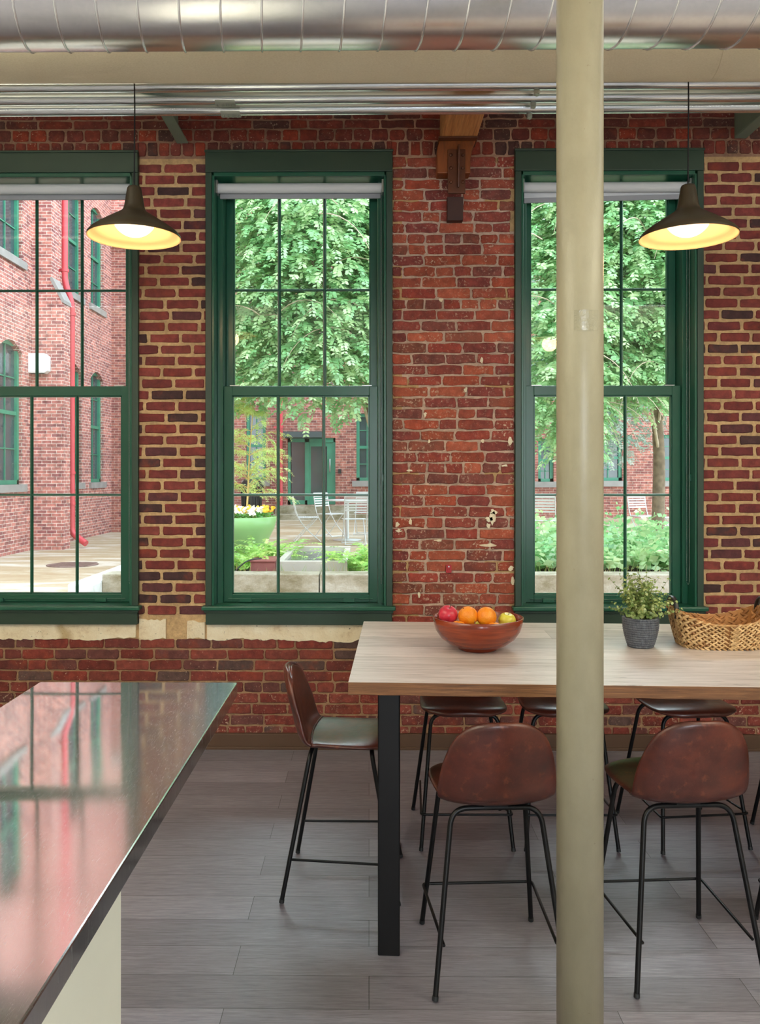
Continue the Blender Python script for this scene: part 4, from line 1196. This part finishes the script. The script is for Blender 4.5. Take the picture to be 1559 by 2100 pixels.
# red downspouts
def spout(pts, r_, lb, straps=()):
    e = empty('downspout', (pts[-1][0], pts[-1][1], 0), label=lb, cat='drainpipe')
    q = [Vector(p) - Vector((pts[-1][0], pts[-1][1], 0)) for p in pts]
    m = MB(); m.tube(corner_tube(q, .16, 5), r_, 14); m.build('pipe', M['pinkpipe'], e)
    for z in straps:
        best = min(range(len(q) - 1), key=lambda i: 0 if min(q[i].z, q[i+1].z) <= z <= max(q[i].z, q[i+1].z) else 9)
        a, b = q[best], q[best + 1]; t_ = (z - a.z) / (b.z - a.z + 1e-9); c = a + (b - a) * t_
        m = MB(); m.tube([c + Vector((0, 0, -.03)), c + Vector((0, 0, .03))], r_ + .02, 14); m.box(c.x - .2, c.x, c.y - .03, c.y + .03, z - .03, z + .03); m.build('pipe_strap', M['pinkpipe'], e)
xa, xb_ = X_(133, 18.85), X_(147, 18.85)
spout([(xa, 18.85, 14.6), (xa, 18.85, 6.05), (xb_, 18.85, 5.55), (xb_, 18.85, .32), (xb_ + .38, 18.7, .10)], .072, 'pink-red drainpipe down the brick wing beside the buttress', (6.3, 5.3, 1.7, 1.0))
xa = X_(576, YF - .15)
spout([(xa, YF - .15, 8.0), (xa, YF - .15, TZ0 + .2), (xa + .12, YF - .3, TZ0 + .06)], .055, 'distant red drainpipe left of the green door', (3.0, 1.2))
# white box on the buttress
p = at(75, 745, 18.0)
e = empty('utility_box', (p.x, 18.0, p.z), label='small white box mounted on the brick buttress across the yard', cat='electrical box')
m = MB(); m.box(-.23, .16, -.02, .19, -.21, .22); m.prism([(-.23 , -.21), (.16, -.21), (.24, -.16), (.24, .16), (.16, .22), (-.23, .22)], .0, .19); m.build('box_body', M['boxwhite'], e, bevel=.015)
m = MB(); m.box(-.21, .14, -.032, -.02, -.19, .20); m.build('lid', M['boxwhite'], e, bevel=.01)
# manhole
p = onz(149, 1158.5, 0)
e = empty('manhole_cover', (p.x, p.y, 0), label='round rusty manhole cover in the pale yard', cat='manhole cover')
m = MB(); m.lathe([(.46, 0), (.46, .008), (.43, .010), (.001, .010)], n=40); m.build('cover', M['iron'], e)
m = MB()
for k in range(-4, 5): m.box(-.35, .35, k * .08 - .012, k * .08 + .012, .010, .014)
m.build('tread_ribs', M['iron'], e)

# terrace, curb wall, bed
t = MB(); t.box(-3.1, 16, 12.6, YF - .01, 0, TZ0); struct(t.build('terrace', M['pave']), 'raised concrete terrace')
t = MB(); t.box(-3.0, 16, 9.6, 12.6, 0, .44); struct(t.build('planting_bed', M['soil']), 'mulched planting bed')
cw = MB(); zt = Z_(1178, 9.3); cw.box(X_(655, 9.3) + .006, 16, 9.3, 9.62, 0, zt); struct(cw.build('retaining_wall', M['conc'], bevel=.012))
cw = MB(); cw.box(-3.0, X_(655, 9.3) - .006, 9.3, 9.62, 0, zt); struct(cw.build('retaining_wall', M['conc'], bevel=.012))
cw = MB(); cw.box(-3.28, -3.0, 9.0, 12.6, 0, .47); struct(cw.build('stone_edging', plain('light_cut_stone', S(205, 208, 205), .8, 0, .2, .15, 9, .4), bevel=.02))
# fountain basin
bx0_, bx1_ = X_(566, 10), X_(712, 10); zt = Z_(1151, 10)
e = empty('fountain_basin', ((bx0_ + bx1_) / 2, 10, .44), label='low rectangular concrete water basin in the planting bed', cat='fountain'); hw = (bx1_ - bx0_) / 2; hz = zt - .44
m = MB(); m.box(-hw, hw, 0, .09, 0, hz); m.box(-hw, -hw + .08, .09, 1.8, 0, hz); m.box(hw - .08, hw, .09, 1.8, 0, hz); m.box(-hw, hw, 1.8, 1.9, 0, hz + .02); m.build('basin_walls', plain('pale_cast_concrete', S(178, 172, 158), .8, 0, .3, .05, 4, .1), e, bevel=.008)
m = MB(); m.box(-hw + .08, hw - .08, .09, 1.8, .0, hz - .05); m.build('water', M['water'], e)
m = MB(); m.tube([(.2, .9, hz - .06), (.2, .9, hz - .02)], .03, 10); m.build('spout', M['chain'], e)
# rusted steel box
x0, x1 = X_(513, 9.95), X_(565, 9.95); e = empty('rusted_steel_box', ((x0 + x1) / 2, 9.95, .44), label='low rusty steel box beside the water basin', cat='planter'); hw = (x1 - x0) / 2 - .004
m = MB(); m.box(-hw, hw, 0, .02, 0, .17); m.box(-hw, hw, .5, .52, 0, .17); m.box(-hw, -hw + .02, .02, .5, 0, .17); m.box(hw - .02, hw, .02, .5, 0, .17); m.box(-hw + .02, hw - .02, .02, .5, 0, .12); m.build('steel_sides', M['corten'], e, bevel=.004)
m = MB(); m.box(-hw - .005, hw + .003, -.012, .53, .17, .19); m.build('steel_lid', M['corten'], e, bevel=.004)
m = MB(); pts = smoothpts([(X_(478, 9.9), 9.8, .47), (X_(492, 9.9), 9.84, .56), (X_(510, 9.9), 9.9, .635), (X_(532, 9.9), 10.1, .64)], 5); m.tube(pts, .008, 6)
o = m.build('water_hose', M['blackplastic']); tag(o, 'thin black hose curving onto the rusty steel box', 'hose')

# bowl planter with pansies, sapling
pc = Vector((X_(496, 12.7), 12.9, TZ0)); e = empty('bowl_planter', pc, label='big glossy green bowl planter full of yellow and white pansies', cat='planter')
m = MB(); m.lathe([(.001, 0), (.20, 0), (.24, .02), (.36, .18), (.47, .40), (.52, .58), (.50, .59), (.45, .42), (.001, .40)], n=48); m.build('bowl', M['celadon'], e, fix=False)
m = MB(); m.lathe([(.001, .53), (.495, .52)], n=24); m.build('soil', M['soil'], e, fix=False)
lf_ = MB(); pt_ = MB(); q_ = random.Random(4)
for k in range(700):
    a = q_.uniform(0, 2*PI); r_ = .47 * math.sqrt(q_.random()); p = Vector((r_ * math.cos(a), r_ * math.sin(a), .53 + q_.uniform(0, .11)))
    roundleaf(lf_, p, Vector((q_.gauss(0, .6), q_.gauss(0, .6) - .4, .8)), q_.uniform(.015, .03), S(70 + 60 * q_.random(), 140 + 40 * q_.random(), 60))
for k in range(150):
    a = q_.uniform(0, 2*PI); r_ = .47 * math.sqrt(q_.random()); p = Vector((r_ * math.cos(a), r_ * math.sin(a), .64 + q_.uniform(0, .09)))
    c = S(250, 205, 60) if q_.random() < .6 else S(250, 248, 235)
    for z in range(4):
        a2 = q_.uniform(0, 6.28); roundleaf(pt_, p + Vector((math.cos(a2) * .018, -.005 * z, math.sin(a2) * .018)), Vector((q_.gauss(0, .3), -.8, .5)), .021, c)
lf_.build('pansy_leaves', M['leaf'], e, colattr=True, fix=False); pt_.build('pansy_flowers', M['petal'], e, colattr=True, fix=False)

def frond(mb, p, d, L_, nl, ls, col, droop=.25, thin=.38, jit=.15, q=random, both=True, st=None):
    d = d.normalized(); pts = [p.copy()]; step = L_ / nl; side = d.cross(Vector((0, 0, 1)))
    if side.length < .1: side = Vector((1, 0, 0))
    side.normalize()
    for i in range(nl):
        d = (d + Vector((0, 0, -droop / nl))).normalized(); p = p + d * step; pts.append(p.copy())
        side = d.cross(Vector((0, 0, 1))); side = side.normalized() if side.length > .05 else Vector((1, 0, 0))
        up_ = side.cross(d)
        for s in ((-1, 1) if both else (random.choice((-1, 1)),)):
            t_ = i / nl; l_ = ls * (1.15 - .55 * t_) * q.uniform(.8, 1.2)
            v = (side * s * .85 + d * .55 + up_ * q.uniform(-.35, .15) + Vector((0, 0, -.15)) + Vector((q.uniform(-jit, jit), q.uniform(-jit, jit), q.uniform(-jit, jit)))).normalized()
            wv = v.cross(up_ + Vector((q.uniform(-.6, .6), q.uniform(-.6, .6), 0))).normalized() * l_ * thin
            k = q.uniform(.85, 1.15); c = (col[0] * k, col[1] * k, col[2] * k)
            mb.add([p, p + v * l_ * .45 + wv, p + v * l_, p + v * l_ * .45 - wv], [(0, 1, 2, 3)], 0, c)
    if st is not None: st.tube(pts, [.0035 * (1 - .6 * i / nl) for i in range(nl + 1)], 3, cap=False)

# sapling in the bowl: pale trunk, feathery weeping twigs
q = random.Random(12); e = empty('feathery_sapling', (X_(505, 12.9), 12.9, TZ0 + .53), label='young feathery yellow-green sapling growing out of the bowl planter', cat='tree')
tr = MB(); fl = MB()
tp_ = smoothpts([(0, 0, 0), (.03, 0, .5), (.05, 0, 1.0), (.09, 0, 1.5), (.12, 0, 1.95)], 4)
tr.tube(tp_, [.017 - .013 * i / (len(tp_) - 1) for i in range(len(tp_))], 8)
for k in range(48):
    i = q.randint(3, len(tp_) - 1); p = Vector(tp_[i]); a = q.uniform(0, 2*PI)
    h = p.z / 1.95; L_ = (1.0 - .55 * h) * q.uniform(.55, 1.0); d = Vector((math.cos(a), math.sin(a) * .7, q.uniform(.25, .9)))
    d.normalize(); pts = [p]
    for z in range(8):
        d = (d + Vector((q.uniform(-.1, .1), q.uniform(-.1, .1), -.09))).normalized(); p = p + d * L_ / 8; pts.append(p.copy())
        for rep in range(2):
            frond(fl, p, d + Vector((q.uniform(-.8, .8), q.uniform(-.8, .8), q.uniform(-.6, .3))), q.uniform(.10, .22), 7, .050, S(206, 226, 140), .9, .13, .2, q)
    tr.tube(pts, [.006 * (1 - z / 10) for z in range(9)], 5)
tr.build('trunk', plain('yellow_bark', S(205, 175, 105), .7), e); fl.build('foliage', M['leaf'], e, colattr=True, fix=False)

# trees
def blobs_tree(name, base, trunk_top, blobs, nf, lb, seed, tr_r=.1, col0=(134, 188, 130), bare=26, xmax=None):
    q = random.Random(seed); e = empty(name, base, label=lb, cat='tree'); B = Vector(base)
    tr = MB(); tw = MB(); fl = MB(); top = Vector(trunk_top) - B
    tp = smoothpts([(0, 0, 0), (top.x * .3 + .05, top.y * .3, top.z * .35), (top.x * .65 - .04, top.y * .6, top.z * .7), tuple(top)], 4)
    tr.tube(tp, [tr_r * (1.15 - .6 * i / (len(tp) - 1)) for i in range(len(tp))], 12)
    for (c, s) in blobs:
        c = Vector(c) - B; i = q.randint(len(tp) // 3, len(tp) - 1); p = Vector(tp[i])
        mid = (p + c) / 2 + Vector((q.uniform(-.2, .2), q.uniform(-.2, .2), .35)); pts = smoothpts([tuple(p), tuple(mid), tuple(c)], 5)
        tw.tube(pts, [.028 * (1 - .75 * k / (len(pts) - 1)) for k in range(len(pts))], 6)
        for z in range(5):
            en = c + Vector((q.gauss(0, s[0] * .6), q.gauss(0, s[1] * .6), q.uniform(-.4, .6) * s[2])); st = Vector(pts[q.randint(5, len(pts) - 1)])
            m2 = (st + en) / 2 + Vector((0, 0, .3)); en.z -= .2
            pp = smoothpts([tuple(st), tuple(m2), tuple(en)], 5); tw.tube(pp, [.013 * (1 - .7 * k / (len(pp) - 1)) for k in range(len(pp))], 5, cap=False)
    vol = [s[0] * s[1] * s[2] for c, s in blobs]; tot = sum(vol)
    for (c, s), v in zip(blobs, vol):
        c = Vector(c) - B
        for k in range(int(nf * v / tot)):
            d = Vector((q.gauss(0, 1), q.gauss(0, 1), q.gauss(0, 1))).normalized(); rr_ = q.random() ** .45
            p = c + Vector((d.x * s[0], d.y * s[1], d.z * s[2])) * rr_
            if xmax and (p.x + B.x) < xmax: continue
            g = q.random(); col = S(col0[0] + 66 * g, col0[1] + 34 * g, col0[2] + 40 * g)
            dd = Vector((d.x + q.uniform(-.6, .6), d.y + q.uniform(-.6, .6) - .3, q.uniform(-.5, .5)))
            frond(fl, p, dd, q.uniform(.22, .40), 6, .095, col, 1.0, .30, .25, q)
    # bare arching twigs on the near side
    for k in range(bare):
        c, s = blobs[q.randrange(len(blobs))]; c = Vector(c) - B
        p = c + Vector((q.uniform(-1, 1) * s[0] * .8, -s[1] * q.uniform(.75, 1.0), q.uniform(-.3, .8) * s[2])); d = Vector((q.uniform(-1, 1), -.2, q.uniform(.0, .9))).normalized(); pts = [p]
        for z in range(9): d = (d + Vector((0, 0, -.26))).normalized(); p = p + d * .14; pts.append(p)
        tw.tube(pts, [.009 * (1 - z / 13) for z in range(10)], 4, cap=False)
    tr.build('trunk', M['bark'], e); tw.build('branches', M['twig'], e, fix=False); fl.build('foliage', M['leaf'], e, colattr=True, fix=False)
blobs_tree('courtyard_tree', (.12, 13.6, .42), (-.1, 13.4, 5.2),
           [((-.9, 12.2, 4.9), (1.7, 1.1, 1.5)), ((-1.9, 12.9, 3.9), (1.0, .9, 1.25)), ((-.6, 12.4, 3.35), (1.5, .9, .85)), ((.5, 12.7, 4.0), (1.5, 1.0, 1.3)), ((-1.2, 13.2, 6.2), (1.9, 1.2, 1.4)), ((.6, 13.2, 6.0), (1.8, 1.2, 1.5))],
           9000, 'leafy green tree filling the middle window', 31, .10, xmax=-2.95)
blobs_tree('courtyard_tree', (X_(1348, 14), 14, .42), (4.7, 13.8, 5.0),
           [((4.3, 12.5, 4.9), (1.7, 1.1, 1.4)), ((2.9, 12.2, 3.7), (.9, .9, 1.5)), ((4.6, 13.0, 3.6), (1.1, .9, .9)), ((3.4, 13.0, 5.9), (1.6, 1.2, 1.6)), ((5.5, 13.2, 4.2), (1.2, 1.0, 1.2)), ((3.1, 12.8, 2.55), (.55, .7, .7)), ((3.9, 12.8, 3.3), (.8, .8, .7))],
           8500, 'leafy green tree with grey trunk filling the right window', 32, .10)
blobs_tree('background_tree', (2.6, 19.5, .42), (2.6, 19.5, 6.0),
           [((-1.5, 18.5, 5.6), (2.6, 1.2, 2.2)), ((2.6, 19, 5.4), (2.6, 1.2, 2.3)), ((6.6, 19, 5.2), (2.6, 1.2, 2.4)), ((5.4, 19, 3.0), (1.2, 1.0, 1.2))],
           5200, 'darker tree farther back in the courtyard, behind the two leafy trees', 33, .13, (124, 160, 142), 4, xmax=-3.9)

# ferns and low plants in the bed
def fern(x, y, z, r_, n_, seed, col=(120, 178, 86), lb='', thin=.26, name='fern', L0=.62, ls=.075):
    q = random.Random(seed); e = empty(name, (x, y, z), label=lb, cat='plant', group='ferns in the planting bed'); fl = MB(); st = MB()
    for k in range(n_):
        a = q.uniform(0, 2*PI); el = q.uniform(.7, 2.2); g = q.random()
        frond(fl, Vector((q.gauss(0, r_ * .25), q.gauss(0, r_ * .25), 0)), Vector((math.cos(a), math.sin(a), el)), L0 * q.uniform(.7, 1.15), 14, ls, S(col[0] + 20 + 60 * g, col[1] + 15 + 40 * g, col[2] + 10 + 30 * g), 1.5, thin, .1, q, st=st)
    fl.build('fronds', M['leaf'], e, colattr=True, fix=False); st.build('stalks', plain('frond_stalk', S(150, 170, 90), .6), e, fix=False)
for (px, Y, r_, n_, sd, lb) in [(494, 10.6, .4, 46, 1, 'arching fern under the green bowl planter'), (528, 11.2, .4, 40, 2, 'arching fern between the green bowl planter and the water basin'),
                            (573, 11.3, .3, 26, 3, 'small arching fern at the left rim of the water basin'), (752, 10.6, .35, 44, 4, 'fern at the right rim of the water basin'), (728, 10.3, .25, 24, 5, 'low fern touching the right corner of the water basin')]:
    fern(X_(px, Y), Y, .44, r_, n_, sd, lb=lb)
q = random.Random(77)
for r0 in range(3):
    m = MB()
    for k in range(430):
        x, y = q.uniform(1.6, 6.2), 10.0 + r0 * .8 + q.uniform(0, .85); g = q.random()
        hgt = q.uniform(.18, .5) + r0 * .1
        d = Vector((q.gauss(0, .5), q.gauss(0, .5) - .2, 1))
        frond(m, Vector((x, y, .44 + hgt * .15)), d, hgt, 5, .115, S(122 + 90 * g, 180 + 50 * g, 116 + 60 * g), .8, .36, .3, q)
    o = m.build('ground_cover', M['leaf'], colattr=True, fix=False); tag(o, ['front', 'middle', 'back'][r0] + ' row of leafy ground cover in the bed behind the right window', 'ground cover', kind='stuff')
m = MB()
for k in range(500):
    x, y = q.uniform(-3, 6.2), 9.72 + q.uniform(0, .25); h = q.uniform(.06, .2); a = q.gauss(0, .05)
    if -2.1 < x < -.1 and False: continue
    m.add([(x - .005, y, .44), (x + .005, y, .44), (x + a, y + q.gauss(0, .03), .44 + h)], [(0, 1, 2)], 0, S(190, 170, 110) if q.random() < .5 else S(140, 180, 90))
o = m.build('dry_grass', M['leaf'], colattr=True, fix=False); tag(o, 'thin dry grass along the concrete retaining wall', 'grass', kind='stuff')

# bin
p = Vector((X_(516, 22), 22, TZ0)); e = empty('litter_bin', p, label='black slatted litter bin against the far brick wall', cat='bin')
m = MB(); m.lathe([(.001, .02), (.22, .02), (.25, .85), (.001, .85)], n=24); m.build('liner', M['blackplastic'], e)
m = MB()
for k in range(20):
    a = 2*PI*k/20; m.tube([(.235 * math.cos(a), .235 * math.sin(a), 0), (.275 * math.cos(a), .275 * math.sin(a), .85), (.30 * math.cos(a), .30 * math.sin(a), .93)], .016, 5)
m.build('slats', M['blackplastic'], e); m = MB(); m.lathe([(.31, .92), (.31, .96), (.18, 1.12), (.16, 1.12), (.16, .94)], n=24); m.build('rim_hood', M['blackplastic'], e)

# bistro chairs and table
def make_chair():
    r = empty('folding_chair'); A_ = .009
    for s in (-1, 1):
        x = s * .20
        m = MB(); m.tube(smoothpts([(x, .26, .01), (x, .02, .22), (x, -.16, .47), (x, -.23, .72), (x, -.25, .86)], 4), A_, 8); m.build('back_leg', M['metalwhite'], r)
        m = MB(); m.tube([(x * .9, -.22, .01), (x * .9, .0, .24), (x * .9, .2, .45)], A_, 8); m.build('front_leg', M['metalwhite'], r)
    for k in range(6):
        m = MB(); z = .60 + .048 * k; y = -.20 - .05 * (z - .60) / .26; m.box(-.205, .205, y - .004, y + .004, z, z + .028); m.build('back_slat', M['metalwhite'], r)
    for k in range(9):
        m = MB(); y = -.15 + .042 * k; m.box(-.2, .2, y, y + .028, .45, .458); m.build('seat_slat', M['metalwhite'], r)
    m = MB()
    for (y, z) in ((-.22, .02), (.25, .02), (-.255, .865)): m.tube([(-.2, y, z), (.2, y, z)], .008, 6)
    m.tube([(-.2, -.15, .452), (-.2, .22, .452)], .008, 6); m.tube([(.2, -.15, .452), (.2, .22, .452)], .008, 6); m.build('cross_rail', M['metalwhite'], r)
    return r
ch = make_chair()
chs = [(628, 15.3, -82, 'pale metal folding chair seen from the side, left of the round patio table'), (727, 14.7, 8, 'pale metal folding chair with its slatted back in front of the patio table'),
       (676, 16.6, -130, 'pale metal folding chair half behind the left of the patio table'), (748, 17.2, 175, 'pale metal folding chair behind the patio table'),
       (1118, 14.2, -20, 'pale metal folding chair at the left of the right window, in front of greenery'), (1382, 15.2, 60, 'pale metal folding chair at the right edge of the right window'),
       (1322, 15.8, 200, 'pale metal folding chair beside the grey tree trunk')]
for i, (px, Y, a, lb) in enumerate(chs):
    o = ch if i == 0 else copy_tree(ch); o.location = (X_(px, Y), Y, TZ0); o.rotation_euler = (0, 0, R(a)); tag(o, lb, 'chair', 'pale folding chairs on the terrace')
p = Vector((X_(712, 15.7), 15.7, TZ0)); e = empty('patio_table', p, label='round pale metal patio table on one pole', cat='table')
m = MB(); m.lathe([(.001, .745), (.42, .745), (.43, .75), (.42, .765), (.001, .765)], n=40); m.build('table_top', M['metalwhite'], e)
m = MB(); m.tube([(0, 0, .015), (0, 0, .745)], .035, 16); m.build('pole', M['metalwhite'], e)
m = MB(); m.lathe([(.001, 0), (.27, 0), (.27, .012), (.05, .03), (.001, .03)], n=32); m.build('base', M['metalwhite'], e)
